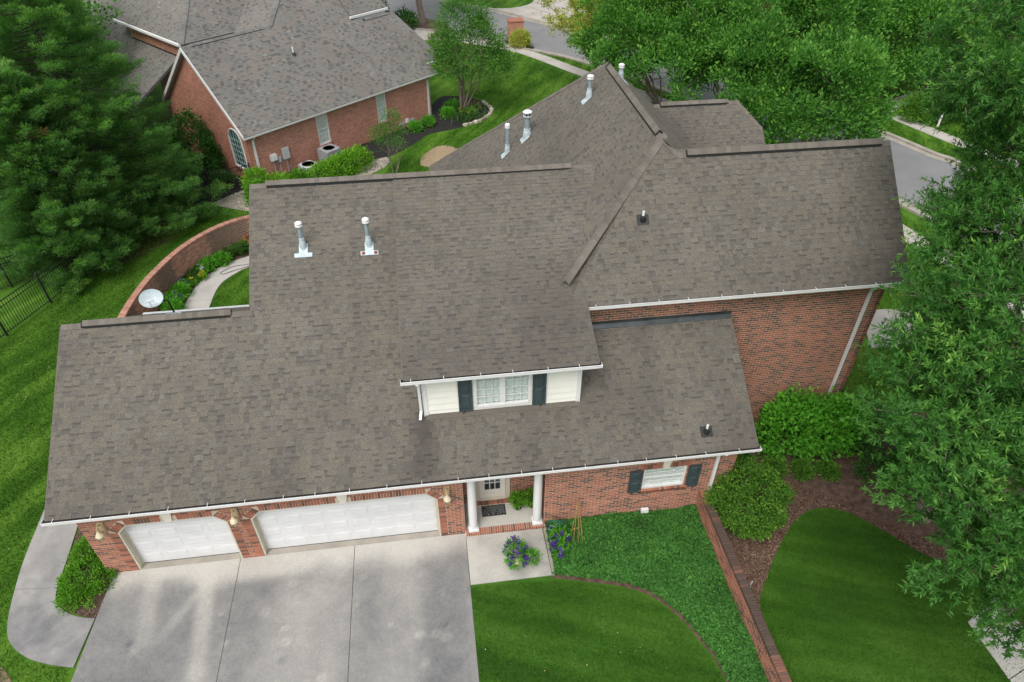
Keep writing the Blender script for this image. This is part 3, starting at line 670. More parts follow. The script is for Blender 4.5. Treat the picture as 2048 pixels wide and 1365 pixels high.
grass('grass', [(-12.55, 2.9)]+[(p[0]-.03, p[1]-.02) for p in po]+[(-9.9, -2.7), (-10.05, -8), (-16, -8), (-19, 4), (-17.6, 9), (-17.2, 11.5), (-15.6, 16.0), (-14, 18), (-12.6, 12), (-11.9, 9), (-10.3, 8.2), (-10.3, 2.9)], 620, .06, .026)
grass('grass', [(-9.55, 9)]+[(p[0]+.04, p[1]) for p in gi[8:]]+[(-5.3, 15), (-5.3, 9)], 600, .055, .025)
grass('grass', [(-16.5, 12), (-12.5, 10.7), (-12.0, 13.3), (-11.2, 15.5), (-10, 17.2), (-8.4, 18.2), (-5, 19.5), (-5, 21), (-9, 20.7), (-11.6, 21.7), (-16, 24)], 330, .06, .03)
grass('grass', [(-2.3, 24.5), (-2.0, 26.2), (-.4, 28.2), (.4, 29.4), (1.9, 30), (3.4, 30.8), (4.4, 31.8), (4.9, 33.2), (4.6, 35), (2.5, 37), (1, 44), (2, 49), (7.4, 45.3), (11.5, 39), (16, 31), (12, 25), (1, 20), (-3, 23)], 170, .07, .04, [[(-.4, 25.2), (.3, 27.3), (1.0, 27.8), (1.9, 26.8), (.6, 24.6)]])
verge = S2([(23.6, 18), (24.1, 15.4), (24.8, 13.2), (25.3, 9)], 4); grass('grass', [(22.0, 19)]+verge+[(24, 9), (23.3, 12.1), (22.5, 16)], 260, .07, .035)
grass('grass', [(14, 8.8), (21.6, 19), (22.3, 13.9), (23, 11.8), (23.5, 6), (14, 3)], 200, .07, .035, [[(16.3, 6.2), (17.4, 8.7), (20, 8.7), (20, 6.2)]])
grass('grass', [(29.0, 27.2), (30.1, 28.2), (30.9, 24.9), (32.3, 21.7), (34, 16), (32, 15), (30.9, 20.9), (29.9, 23.3)], 170, .08, .045)
grass('grass', [(31.8, 27.9), (35.5, 27), (39, 20), (35, 16), (33.5, 21.9), (32.3, 25.4)], 120, .08, .05)
grass('grass', [(8.6, 46.9), (12.3, 42.6), (17.4, 34), (16.6, 33), (12.6, 40), (9.2, 45.6)], 110, .08, .05)

def leaf_quads(P, D, L, W, roll=None, cup=0.0):
    """diamond leaves: base P, unit axis D, length L, width W"""
    n = len(P); r = rng.normal(size=(n, 3)) if roll is None else roll+rng.normal(size=(n, 3))*.35
    s = np.cross(D, r); s /= np.linalg.norm(s, axis=1)[:, None]+1e-9
    L = np.broadcast_to(L, n)[:, None]; W = np.broadcast_to(W, n)[:, None]
    m = P+D*L*.45
    if cup: m = m+np.cross(s, D)*L*cup
    return np.stack([P, m+s*W/2, P+D*L, m-s*W/2], 1)
def leaf_obj(name, Q, tint, mat, parent=None, label=None, cat=None, kind=None, group=None):
    n = len(Q); me = np_mesh(name, Q.reshape(-1, 3), np.arange(n*4).reshape(-1, 4), tint)
    o = link(name, me, mat, parent)
    if parent is not None: o.matrix_parent_inverse = PINV(parent)
    return setp(o, label, cat, group, kind)
def unit(v): return v/(np.linalg.norm(v, axis=-1, keepdims=True)+1e-9)
def ground_leaves(name, poly, dens, L, W, zr, mat, lift=.7):
    p = pts_in(poly, dens); n = len(p); hz = vnoise(p[:, 0], p[:, 1], 1.4, 21)*.5+vnoise(p[:, 0], p[:, 1], 4.5, 22)*.5
    z = zr[0]+(zr[1]-zr[0])*hz*(.55+.45*rng.random(n))
    a = rng.random(n)*6.283; D = unit(np.c_[np.cos(a), np.sin(a), rng.normal(.1, .4, n)])
    Q = leaf_quads(np.c_[p, z], D, L*(.7+.6*rng.random(n)), W*(.7+.6*rng.random(n)), np.tile((0, 0, 1.0), (n, 1)) if lift else None)
    # roll: leaf faces up
    t = np.clip(rng.normal(.45, .24, n)+.25*(hz-.5), 0, 1)
    return leaf_obj(name, Q, t, mat, kind='stuff')
ground_leaves('ground_cover', [(x, y+.03) for x, y in ivybed], 2300, .075, .05, (.06, .27), M['lf_ivy'])
def chips(name, poly, dens, L, W, mat, z=.03, tilt=.25):
    p = pts_in(poly, dens); n = len(p); a = rng.random(n)*6.283; D = unit(np.c_[np.cos(a), np.sin(a), rng.normal(0, tilt, n)])
    Q = leaf_quads(np.c_[p, z+.02*rng.random(n)], D, L*(.5+rng.random(n)), W*(.5+rng.random(n)), np.tile((0, 0, 1.0), (n, 1)))
    return leaf_obj(name, Q, rng.random(n), mat, kind='stuff')
chips('bark_mulch', [(x, y) for x, y in mulchR if x < 15.5], 900, .07, .025, M['chips'])
chips('bark_mulch', junbed, 500, .06, .022, M['chips'])
chips('pebbles', S2([(-11.4, 21.9), (-10.5, 22.9), (-9.7, 23.3), (-8.8, 22.6), (-8.6, 21.6), (-9.3, 20.9)], 6), 420, .07, .06, M['stone'])
chips('pebbles', S2([(-4.8, 23.6), (-3.6, 25.4), (-2.6, 26.5), (-2.2, 26.2), (-2.4, 25.3), (-3.4, 24.2), (-4.3, 23.2)], 6), 420, .07, .06, M['stone'])
chips('wood_chips', S2([(-.4, 25.2), (-.3, 26.2), (.3, 27.3), (1.0, 27.8), (1.8, 27.3), (1.9, 26.4), (1.4, 25.6), (.6, 24.6)], 6), 700, .06, .02, M['woodchip'])
chips('lawn_clippings', [(.4, -2.2), (5.4, -3.6), (6.0, -5), (6.2, -6.4), (.4, -6.4)], 2.5, .035, .02, M['woodchip'], .045)
chips('lawn_clippings', [(-12.6, 2), (-12.2, -1.2), (-10.4, -2.8), (-13, -4), (-16.5, 9), (-15, 14), (-12.6, 9)], 2, .045, .025, M['woodchip'], .05)
sheet('bare_patch', S2([(-12.4, -2.0), (-11.85, -2.25), (-11.4, -2.62), (-11.15, -3.0), (-11.1, -3.6), (-12.8, -3.6), (-12.4, -2.0)], 5), M['thatch'], .012)

# ------------------------------------------------------------------ shared building parts
X, Y, Z = V3(1, 0, 0), V3(0, 1, 0), V3(0, 0, 1)
def gutter(parent, x0, x1, yo, zt, hang=.88, w=.13, h=.085, first=.25, dirt=True):
    m = MB(); t = .01
    m.bb(x0, x1, yo, yo+t, zt-h, zt); m.bb(x0, x1, yo+t, yo+w, zt-h, zt-h+t)
    m.bb(x0-t, x0, yo, yo+w, zt-h, zt); m.bb(x1, x1+t, yo, yo+w, zt-h, zt); m.bb(x0-t, x1+t, yo-.012, yo+.008, zt, zt+.014)
    g = m.build('gutter', M['white'], parent)
    MB().bb(x0, x1, yo+w-t, yo+w, zt-h+t, zt-.005).build('gutter_back', M['vent'], g)  # black back: drip edge, with the shingles' shadow put into its colour
    if dirt: MB().bb(x0+.01, x1-.01, yo+t+.002, yo+w-t-.002, zt-h+t+.001, zt-h+.03).build('debris', M['gutter_dirt'], g)
    x = x0+first; pin = PINV(g); me = None
    while x < x1-.05:
        if me is None: me = MB().bb(-.006, .006, .0, w+.01, .004, .012).mesh('hanger') if CUR is None else None
        if me is None: MB().bb(x-.011, x+.011, yo, yo+w+.05, zt+.004, zt+.02).build('hanger', M['white'], g); x += hang; continue
        o = link('hanger', me, M['white'] if not me.materials else None, g); o.matrix_parent_inverse = pin; o.location = (x, yo, zt); x += hang*random.uniform(.9, 1.1)
    return g
def downspout(parent, pts, mat='white', w=.085, d=.065):
    m = MB()
    for a, b in zip(pts[:-1], pts[1:]):
        a, b = V3(*a), V3(*b); t = nrm(b-a); u = X if abs(t[0]) < .8 else Y; n = nrm(np.cross(t, u)); u = np.cross(n, t)
        m.box((a+b)/2, (w, d, np.linalg.norm(b-a)+.03), ax=(u, n, t))
    return m.build('downspout', M[mat], parent)
def window(parent, o, u, n, s0, s1, z0, z1, cols, rows, sashes=1, fr=.07, depth=.1, bar=.022, glass='glass', back='curtain', split=None, single=True, joinp=False, proud=.0):
    """framed window; sashes side by side, optional meeting rail at split (0..1 of the height)"""
    o, u, n = V3(*o), V3(*u), V3(*n); m = MB(); ax = (u, n, Z)
    B = lambda mb, a, b, c, d, d0, d1: mb.box(o+u*(a+b)/2+Z*(c+d)/2+n*(d0+d1)/2, (b-a, d1-d0, d-c), ax=ax)
    f0, f1 = proud-depth, proud
    B(m, s0, s0+fr, z0, z1, f0, f1); B(m, s1-fr, s1, z0, z1, f0, f1); B(m, s0+fr, s1-fr, z0, z0+fr, f0, f1+.02); B(m, s0+fr, s1-fr, z1-fr, z1, f0, f1)
    w = (s1-s0)/sashes
    for k in range(1, sashes): B(m, s0+k*w-fr, s0+k*w+fr, z0+fr, z1-fr, f0, f1-.004)
    fo = m.build('window', M['white'], parent); acc, mu = MB(), MB()
    for k in range(sashes):
        a = s0+k*w+fr; b = s0+(k+1)*w-fr; c, d = z0+fr, z1-fr; pw, ph = (b-a)/cols, (d-c)/rows; pf = f1-.045
        for i in range(1, cols): B(mu, a+i*pw-bar/2, a+i*pw+bar/2, c, d, pf-.01, pf+.012)
        for j in range(1, rows):
            th = bar if split is None or j != split else .055
            B(mu, a, b, c+j*ph-th/2, c+j*ph+th/2, pf-.008, pf+.016 if th == bar else pf+.03)
        for i in range(cols):
            for j in range(rows):
                p = acc if joinp else MB()
                B(p, a+i*pw+bar/2, a+(i+1)*pw-bar/2, c+j*ph+bar/2, c+(j+1)*ph-bar/2, pf-.004, pf+.002)
                if not joinp: p.build('pane', M[glass], fo)
        bk = MB(); nf = 14
        for q in range(nf):    # gently pleated curtain or plain dark backing
            x0_, x1_ = a+(b-a)*q/nf, a+(b-a)*(q+1)/nf; dz = .006*(q % 2)
            bk.poly([o+u*x0_+Z*c+n*(pf-.05-dz), o+u*x1_+Z*c+n*(pf-.05-.006+dz), o+u*x1_+Z*d+n*(pf-.05-.006+dz), o+u*x0_+Z*d+n*(pf-.05-dz)])
        bk.build('curtain' if back == 'curtain' else 'backing', M[back], fo)
    if joinp: acc.build('pane', M[glass], fo)
    mu.build('muntin', M['white'], fo); return fo
def shutter(parent, o, u, n, s0, s1, z0, z1, dog=None):
    o, u, n = V3(*o), V3(*u), V3(*n); ax = (u, n, Z); w = s1-s0; m = MB()
    B = lambda mb, a, b, c, d, d0, d1: mb.box(o+u*(a+b)/2+Z*(c+d)/2+n*(d0+d1)/2, (b-a, d1-d0, d-c), ax=ax)
    B(m, s0, s1, z0, z1, .0, .03); f = .055; zm = z0+(z1-z0)*.52
    for a, b, c, d in ((s0, s0+f, z0, z1), (s1-f, s1, z0, z1), (s0+f, s1-f, z0, z0+f*1.3), (s0+f, s1-f, z1-f*1.2, z1), (s0+f, s1-f, zm-f*.7, zm+f*.7)): B(m, a, b, c, d, .031, .048)
    so = m.build('shutter', M['shutter'], parent)
    for c, d in ((z0+f*1.3, zm-f*.7), (zm+f*.7, z1-f*1.2)):
        a, b = s0+f+.02, s1-f-.02; c += .02; d -= .02; e = .03
        P = lambda x, z, k: o+u*x+Z*z+n*k
        q = MB(); lo = [P(a, c, .03), P(b, c, .03), P(b, d, .03), P(a, d, .03)]; hi = [P(a+e, c+e, .046), P(b-e, c+e, .046), P(b-e, d-e, .046), P(a+e, d-e, .046)]
        q.hexa(lo, hi); q.build('panel', M['shutter'], so)
    if dog is not None:
        q = MB(); c = o+u*dog+Z*(z0-.02)+n*.055
        q.tube([c+u*(.03*math.sin(t*2*math.pi))*(1)+Z*(.05-.11*t) for t in np.linspace(0, 1, 10)], .009, 5); q.build('shutter_dog', M['black'], so)
    return so

# ------------------------------------------------------------------ the brick house
H = thing('brick_house', 'large red brick house with brown shingle roofs, white dormer and two white garage doors', 'house', (0, 0, 0))
zm = lambda y: 3.0+.667*(y+.35)
zd = lambda y: 5.65+.367*(y-.72)
zw = lambda y: 6.17+(y-2.5)
zl = lambda x: 9.43-(6.63-x)
zr = lambda x: 9.43-.93*(x-6.63)
zb = lambda y: 7.0-.88*(14.445-y)
BP = Pieces()
vis_front = lambda s, z: z < 2.35
# front walls (plane y = 0)
OPEN = [(-8.98, -6.15), (-5.55, -.5)]; TOP, CH, BD = 2.05, .3, .205
fw_ = MB()
wall_cells(fw_, (0, 0, 0), X, -Y, -9.8, .22, -.15, 2.9, [(a, b, -.2, TOP) for a, b in OPEN])
for a, b in OPEN:
    for x, sg in ((a, 1), (b, -1)):
        P = [(x, 0, TOP-CH), (x+sg*CH, 0, TOP), (x, 0, TOP)]
        fw_.hexa([(*p[:1], .0, p[2]) for p in P]+[(x, 0, TOP)], [(p[0], .14, p[2]) for p in P]+[(x, .14, TOP)])
FW = fw_.build('front_wall', M['mortar'], H)
def blk_g(z):
    r = []
    for a, b in OPEN:
        if z < TOP-CH+.09: r.append((a-BD, b+BD))
        elif z < TOP+BD: k = z-(TOP-CH+.09); r.append((a-BD+k, b+BD-k))
    return r
lay_bricks(BP, (0, 0, 0), X, -Y, -9.8, .22, 0, 2.88, blk_g, vis=vis_front)
fw2 = MB(); wall_cells(fw2, (0, 0, 0), X, -Y, 2.55, 8.1, -.15, 2.9, [(5.4, 6.66, 1.2, 2.06)])
FW2 = fw2.build('front_wall', M['mortar'], H)
lay_bricks(BP, (0, 0, 0), X, -Y, 2.55, 8.1, -.02, 2.88, lambda z: [(5.4, 6.66)] if 1.2-.21 < z < 2.06+.2 else [], vis=lambda s, z: z < 2.3 and z > .2)
# opening surrounds: stacked headers at the jambs, a splayed run on the chamfer, a soldier course over the top
def one_brick(c, u, w, n, sz): BP.add(V3(*c), V3(*u), V3(*w), V3(*n), sz, brick_tint())
for a, b in OPEN:
    z = 0
    while z+.04 < TOP-CH:
        for x in (a-.105, b+.105): one_brick((x, -.004, z+BC/2), X, Z, -Y, (.2, BC-.022, .02))
        z += BC
    for x, sg in ((a, 1), (b, -1)):
        t = nrm(V3(sg, 0, 1)); nn = nrm(V3(-sg, 0, 1)); L = CH*1.414; k = 7
        for i in range(k):
            one_brick(V3(x, -.005, TOP-CH)+t*(L*(i+.5)/k)+nn*.105, nn, t, -Y, (.2, L/k-.02, .02))
    n_ = int((b-a-2*CH)/BC)
    for i in range(n_):
        x = a+CH+(b-a-2*CH)*(i+.5)/n_
        if abs(x-(a+b)/2) < .17: continue
        one_brick((x, -.004, TOP+.105), X, Z, -Y, ((b-a-2*CH)/n_-.02, .2, .02))
    c = (a+b)/2; P = lambda x, y, z: (x, y, z)
    MB().hexa([P(c-.08, -.05, TOP), P(c+.08, -.05, TOP), P(c+.08, .1, TOP), P(c-.08, .1, TOP)], [P(c-.15, -.05, TOP+.36), P(c+.15, -.05, TOP+.36), P(c+.15, .1, TOP+.36), P(c-.15, .1, TOP+.36)]).build('keystone', M['cream'], H)
for i in range(19):      # front window: soldier head, rowlock sill, keystone
    x = 5.3+1.46*(i+.5)/19
    if abs(x-6.03) > .14: one_brick((x, -.004, 2.06+.1), X, Z, -Y, (.066, .19, .02))
    one_brick((x, -.03, 1.2-.06), X, nrm(V3(0, -.35, 1)), nrm(V3(0, -1, -.35)), (.066, .16, .07))
MB().hexa([(5.96, -.04, 2.06), (6.1, -.04, 2.06), (6.1, .1, 2.06), (5.96, .1, 2.06)], [(5.9, -.04, 2.4), (6.16, -.04, 2.4), (6.16, .1, 2.4), (5.9, .1, 2.4)]).build('keystone', M['cream'], H)
window(H, (0, 0, 0), X, -Y, 5.4, 6.66, 1.2, 2.06, 4, 4, split=2, proud=-.03, fr=.06)
shutter(H, (0, -.012, 0), X, -Y, 4.98, 5.36, 1.14, 2.08, 5.1); shutter(H, (0, -.012, 0), X, -Y, 6.71, 7.08, 1.14, 2.08, 6.95)
# porch recess
pw = MB(); wall_cells(pw, (0, 1.0, 0), X, -Y, .22, 2.55, 0, 2.9, [(.72, 1.55, .21, 2.35)])
pw.bb(.08, .22, .14, 1.14, 0, 2.9); pw.bb(2.55, 2.69, .14, 1.14, 0, 2.9)
pw.build('porch_wall', M['mortar'], H)
lay_bricks(BP, (0, 1.0, 0), X, -Y, .22, 2.55, .12, 2.8, lambda z: [(.62, 1.66)], vis=lambda s, z: z < 1.2 and s > 1.6)
lay_bricks(BP, (2.55, 0, 0), Y, -X, .0, 1.0, .12, 2.8, vis=lambda s, z: False); lay_bricks(BP, (.22, 0, 0), Y, X, .0, 1.0, .12, 2.8, vis=lambda s, z: False)
MB().bb(.22, 2.55, -.02, 1.0, -.05, .12).build('porch_floor', M['concrete'], H)
MB().bb(.1, 2.7, -.3, 1.1, 2.75, 2.8).build('porch_ceiling', M['white'], H)
PS = MB().bb(.2, 2.57, -.13, -.021, -.05, .115).build('porch_step', M['mortar'], H)
for i in range(35):
    x = .22+2.33*(i+.5)/35; one_brick((x, -.055, .12), X, Y, Z, (.05, .2, .03)); one_brick((x, -.133, .06), X, Z, -Y, (.05, .105, .02))
for i in range(16): one_brick((.6+1.05*(i+.5)/16, .9, .19), X, Y, Z, (.058, .19, .04))
DS = MB().bb(.6, 1.65, .81, 1.0, .121, .168).build('door_step', M['mortar'], H)
dr = MB(); dr.bb(.62, .74, .96, 1.06, .21, 2.45); dr.bb(1.53, 1.66, .96, 1.06, .21, 2.45); dr.bb(.74, 1.53, .96, 1.06, 2.33, 2.45); dr.bb(.74, 1.53, .94, 1.06, .21, .26)
dr.build('door_frame', M['beige'], H)
ed = MB(); d0, d1 = 1.02, 1.06
ed.bb(.745, .9, d0, d1, .262, 2.325); ed.bb(1.37, 1.525, d0, d1, .262, 2.325); ed.bb(.9, 1.37, d0, d1, .262, .6); ed.bb(.9, 1.37, d0+.005, d1, .6, .6+.001); ed.bb(.9, 1.37, d0, d1, 2.2, 2.325); ed.bb(.9, 1.37, 1.055, 1.06, .6, 2.2)
ED = ed.build('entry_door', M['cream'], H)
for i in range(3):
    for j in range(5):
        MB().bb(.9+.157*i+.012, .9+.157*(i+1)-.012, d0+.012, d0+.018, .6+.32*j+.012, .6+.32*(j+1)-.012).build('pane', M['glass'], ED)
mu = MB()
for i in range(1, 3): mu.bb(.9+.157*i-.012, .9+.157*i+.012, d0+.004, d0+.024, .6, 2.2)
for j in range(1, 5): mu.bb(.9, 1.37, d0+.006, d0+.026, .6+.32*j-.012, .6+.32*j+.012)
mu.bb(.87, .9, d0-.012, d0, .58, 2.2); mu.bb(1.37, 1.4, d0-.012, d0, .58, 2.2); mu.bb(.87, 1.4, d0-.012, d0, .55, .58)
mu.build('muntin', M['white'], ED); MB().bb(.9, 1.37, d0+.028, d0+.034, .6, 2.2).build('backing', M['dark'], ED)
MB().lathe([(0, .06), (.028, .05), (.03, .03), (.012, .015), (.012, 0)], (1.45, d0, 1.25), 10, (X, Z, -Y)).build('handle', M['lamp'], ED)
for cx in (.46, 2.35):
    c = MB().bb(cx-.15, cx+.15, -.09, .21, .1355, .19).build('column', M['white'], H)
    MB().lathe([(.148, .19), (.152, .205), (.148, .225), (.125, .235), (.122, .26), (.128, .5), (.13, .9), (.118, 2.4), (.112, 2.6), (.135, 2.64), (.135, 2.7)], (cx, .06, 0), 24).build('shaft', M['white'], c, smooth=False)
# garage doors
def garage_door(a, b, ncol):
    g = MB(); y = .2; nrow = 4; h = (TOP+.02)/nrow
    for r in range(nrow): g.bb(a+.04, b-.04, y, y+.045, .035+r*h, .035+(r+1)*h-.006)
    G = g.build('garage_door', M['whitedoor'], H); w = (b-a-.08)/ncol; e = .03
    m = MB(); pw_, ph_ = w*.76, h*.58
    lo = [(-pw_/2, 0, -ph_/2), (pw_/2, 0, -ph_/2), (pw_/2, 0, ph_/2), (-pw_/2, 0, ph_/2)]
    hi = [(-pw_/2+e, -.008, -ph_/2+e), (pw_/2-e, -.008, -ph_/2+e), (pw_/2-e, -.008, ph_/2-e), (-pw_/2+e, -.008, ph_/2-e)]
    m.hexa(lo, hi)
    for s_ in (-1, 1): m.bb(-pw_/2-.024, pw_/2+.024, -.003, 0, s_*(ph_/2+.013)-.009, s_*(ph_/2+.013)+.009); m.bb(s_*(pw_/2+.013)-.009, s_*(pw_/2+.013)+.009, -.003, 0, -ph_/2-.004, ph_/2+.004)
    me = m.mesh('panel'); me.materials.append(M['whitedoor']); pin = PINV(G)
    for r in range(nrow):
        for c in range(ncol):
            o = bpy.data.objects.new('panel', me); COL.objects.link(o); o.parent = G; o.matrix_parent_inverse = pin
            o.location = (a+.04+w*(c+.5), y-.001, .035+h*(r+.48))
    MB().bb(a+.04, b-.04, y-.008, y+.04, .022, .034).build('bottom_seal', M['gutter_dirt'], G)
    t = MB(); CHI = CH-.04
    t.bb(a, a+.045, .004, y+.05, 0, TOP-CH); t.bb(b-.045, b, .004, y+.05, 0, TOP-CH); t.bb(a+CH, b-CH, .004, y+.05, TOP-.04, TOP-.001)
    for x, sg in ((a, 1), (b, -1)):
        p = [(x, TOP-CH), (x+sg*.05, TOP-CH-.03), (x+sg*(CH+.02), TOP-.04), (x+sg*CH, TOP)]
        t.hexa([(q[0], .006, q[1]) for q in p], [(q[0], y+.05, q[1]) for q in p])
        t.hexa([(x, y+.046, TOP-CH-.02), (x+sg*CH, y+.046, TOP), (x+sg*CH*.5, y+.046, TOP), (x, y+.046, TOP)], [(x, y+.06, TOP-CH-.02), (x+sg*CH, y+.06, TOP), (x+sg*CH*.5, y+.06, TOP), (x, y+.06, TOP)])
    t.bb(a+.045, a+.085, y-.03, y-.002, 0, TOP-CH-.04); t.bb(b-.085, b-.045, y-.03, y-.002, 0, TOP-CH-.04)
    t.build('door_jamb', M['beige'], H)
    MB().bb(a, b, -.018, .25, -.04, .02).build('door_sill', M['kerb'], H)
garage_door(*OPEN[0], 4); garage_door(*OPEN[1], 8)
# other walls
ww = MB(); wall_cells(ww, (0, 2.9, 0), X, -Y, 3.7, 13.1, -.3, 6.2, []); ww.bb(12.96, 13.1, 2.9, 7.9, -.3, 6.2); ww.bb(3.7, 13.1, 7.76, 7.9, -.3, 6.0)
ww.poly([(13.1, 2.9, 6.2), (13.1, 7.9, 6.2), (13.1, 5.4, 8.9)]); ww.build('wing_wall', M['mortar'], H)
lay_bricks(BP, (0, 2.9, 0), X, -Y, 8.1, 13.1, -.02, 6.1, tintf=wing_tint, vis=lambda s, z: z > 2 and s < 12.3)
lay_bricks(BP, (0, 2.9, 0), X, -Y, 3.75, 8.1, 5.12, 6.1, tintf=wing_tint, vis=lambda s, z: z < 5.9 and s > 4.3)
lay_bricks(BP, (13.1, 0, 0), Y, X, 2.9, 7.9, -.02, 8.6, limits=lambda z: (2.9, 7.9) if z < 6.3 else (5.4-(8.9-z), 5.4+(8.9-z)), vis=lambda s, z: False)
gw = MB(); gw.bb(-9.8, -9.66, .14, 7.8, -.15, 2.95); gw.poly([(-9.8, 0, 2.9), (-9.8, 7.8, 2.9), (-9.8, 3.9, 5.65)]); gw.bb(-9.8, -4.9, 7.66, 7.8, -.15, 2.95)
gw.bb(7.96, 8.1, .14, 2.9, -.15, 2.95); gw.poly([(8.1, 0, 2.9), (8.1, 2.9, 2.9), (8.1, 2.9, 5.0)]); gw.bb(-5.0, -4.86, 3.9, 13.9, -.15, 3.4); gw.poly([(-5.0, 3.8, 5.7), (-5, 3.9, 2.9), (-5.0, 13.9, 3.2), (-5.0, 7.17, 7.85)]); gw.bb(-5, .2, 13.8, 13.9, 0, 3.2)
gw.bb(.4, .54, 13, 17.8, 0, 3.0); gw.bb(.4, 9, 17.66, 17.8, 0, 3.0); gw.bb(9.0, 13.4, 17.7, 17.84, 0, 3.2); gw.bb(13.3, 13.44, 8, 17.7, 0, 3.2); gw.build('side_wall', M['mortar'], H)
lay_bricks(BP, (-9.8, 0, 0), Y, -X, 0, 7.8, -.02, 5.6, limits=lambda z: (0, 7.8) if z < 2.95 else ((z-2.95)*1.43, 7.8-(z-2.95)*1.43), vis=lambda s, z: False)
lay_bricks(BP, (8.1, 0, 0), Y, X, 0, 2.9, -.02, 4.9, limits=lambda z: (0, 2.9) if z < 2.9 else ((z-2.9)*1.45, 2.9), vis=lambda s, z: False)
place_pieces('brick', BP, M['brick'], H, 300, unit_brick(), BRICK_F)
MB().bb(5.5, 5.72, -.1, -.009, .14, .3).build('vent_cover', M['white'], H)
# roof decks
rd = MB(); A = lambda x, y, f: (x, y, f(y))
rd.slab([A(-10.15, -.35, zm), A(8.4, -.35, zm), A(8.4, 2.9, zm), A(-10.15, 2.9, zm)]); rd.slab([A(-10.15, 2.9, zm), A(5.2, 2.9, zm), A(5.2, 3.9, zm), A(-10.15, 3.9, zm)])
rd.slab([A(-5.2, 3.9, zm), A(5.2, 3.9, zm), A(5.2, 7.17, zm), A(-5.2, 7.17, zm)])
zlr = lambda y: zm(3.9)-.667*(y-3.9); rd.slab([A(-10.15, 3.9, zlr), A(-5.2, 3.9, zlr), A(-5.2, 8.15, zlr), A(-10.15, 8.15, zlr)])
zur = lambda y: zm(7.17)-.667*(y-7.17); rd.slab([A(-5.2, 7.17, zur), A(4.5, 7.17, zur), A(.5, 14.2, zur), A(-5.2, 14.2, zur)])
RM = rd.build('garage_roof', M['cap'], H)
rd = MB(); rd.slab([A(-1.05, .72, zd), A(3.95, .72, zd), A(3.95, 3.4, zd), A(-1.05, 3.4, zd)], .12); rd.slab([A(-1.05, 3.4, zd), A(3.95, 3.4, zd), A(5.05, 7.15, zd), A(-1.05, 7.15, zd)], .05)
rd.build('dormer_roof', M['cap'], H)
rd = MB(); zwr = lambda y: 9.07-(y-5.4)
rd.slab([A(3.38, 2.5, zw), A(13.4, 2.5, zw), A(13.4, 5.4, zw), A(7.0, 5.4, zw), A(6.63, 5.75, zw)]); rd.slab([A(7.0, 5.4, zwr), A(13.4, 5.4, zwr), A(13.4, 8.3, zwr), A(9.9, 8.3, zwr)])
rd.build('wing_roof', M['cap'], H)
rd = MB(); B_ = lambda x, y, f: (x, y, f(x))
rd.slab([B_(6.63, 5.75, zl), B_(6.63, 12.3, zl), B_(.1, 18.83, zl), B_(.1, 7.4, zl), B_(3.3, 7.4, zl), B_(3.3, 2.42, zl)])
rd.slab([B_(6.63, 5.75, zr), B_(7.0, 5.4, zr), B_(11, 5.4, zr), B_(13, 18.6, zr), B_(6.63, 12.3, zr)])
rd.slab([(6.63, 12.3, 9.43), (13, 18.6, zr(13)), (.1, 18.83, zl(.1))])
rd.build('cross_roof', M['cap'], H)
rd = MB(); rd.slab([A(9.245, 14.445, zb), A(12.87, 14.445, zb), A(13.75, 13.5, zb), A(13.75, 8, zb), (6.63+(9.43-zb(8))/.93, 8, zb(8))])
rd.slab([(9.245, 14.445, 7.0), (12.87, 14.445, 7.0), (13.75, 18, 3.6), (10, 18, 3.6)]); rd.slab([(12.87, 14.445, 7), (13.75, 13.5, zb(13.5)), (13.75, 18, 3.6)])
rd.build('back_roof', M['cap'], H)
# shingles
SP, ST = Pieces(), Trap(); c3 = math.cos(math.atan(.667)); ang = lambda m: 1/math.sqrt(1+m*m)
def blot(p, cx, cy, rx, ry, k): return k*np.exp(-(((p[:, 0]-cx)/rx)**2+((p[:, 1]-cy)/ry)**2))
def d_main(p):
    n = vnoise(p[:, 0], p[:, 1], .9, 31); e = blot(p, -.72, .75, .3, .55, .75)+blot(p, -.85, -.05, .45, .3, .45)+blot(p, -1.0, 2.0, .15, 1.2, .12)
    e = e+.5*np.maximum(vnoise(p[:, 0], p[:, 1]*.12, 2.2, 52)-.55, 0)
    return np.clip(e+.22*np.exp(-(p[:, 1]+.35)/.35)*n+.22*np.maximum(n-.45, 0)*(1-smooth01(p[:, 1], 1, 4))+.16*(p[:, 0] > 3.6)*np.exp(-np.maximum(p[:, 1]-.9, 0)/1.5)*n, 0, .8)
def iv_main(s):
    y = -.35+s*c3
    return (-10.15, 8.4) if y < 2.86 else ((-10.15, 4.4) if y < 3.9 else (-5.2, 4.9))
hid = lambda p: not (-1.0 < p[0] < 3.95 and p[1] > .65)
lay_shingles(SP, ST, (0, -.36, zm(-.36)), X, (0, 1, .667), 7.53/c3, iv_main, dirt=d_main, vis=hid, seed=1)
def d_dorm(p):
    n = vnoise(p[:, 0], p[:, 1], .8, 33); return np.clip(.4*np.maximum(vnoise(p[:, 0], p[:, 1]*.12, 2.4, 53)-.55, 0)+.42*(1-smooth01(p[:, 1], .7, 4.6))*(.45+.75*n)+blot(p, 3.4, 2.4, .7, 1.3, .22)+.1*(n-.4), 0, .75)
cd = ang(.367); lay_shingles(SP, ST, (0, .70, zd(.70)), X, (0, 1, .367), 6.47/cd, lambda s: (-1.05, 3.95 if .7+s*cd < 3.1 else 3.95+(.7+s*cd-3.1)*.3), dirt=d_dorm, vis=lambda p: p[0] < 3.4, seed=2)
cw = ang(1.0)
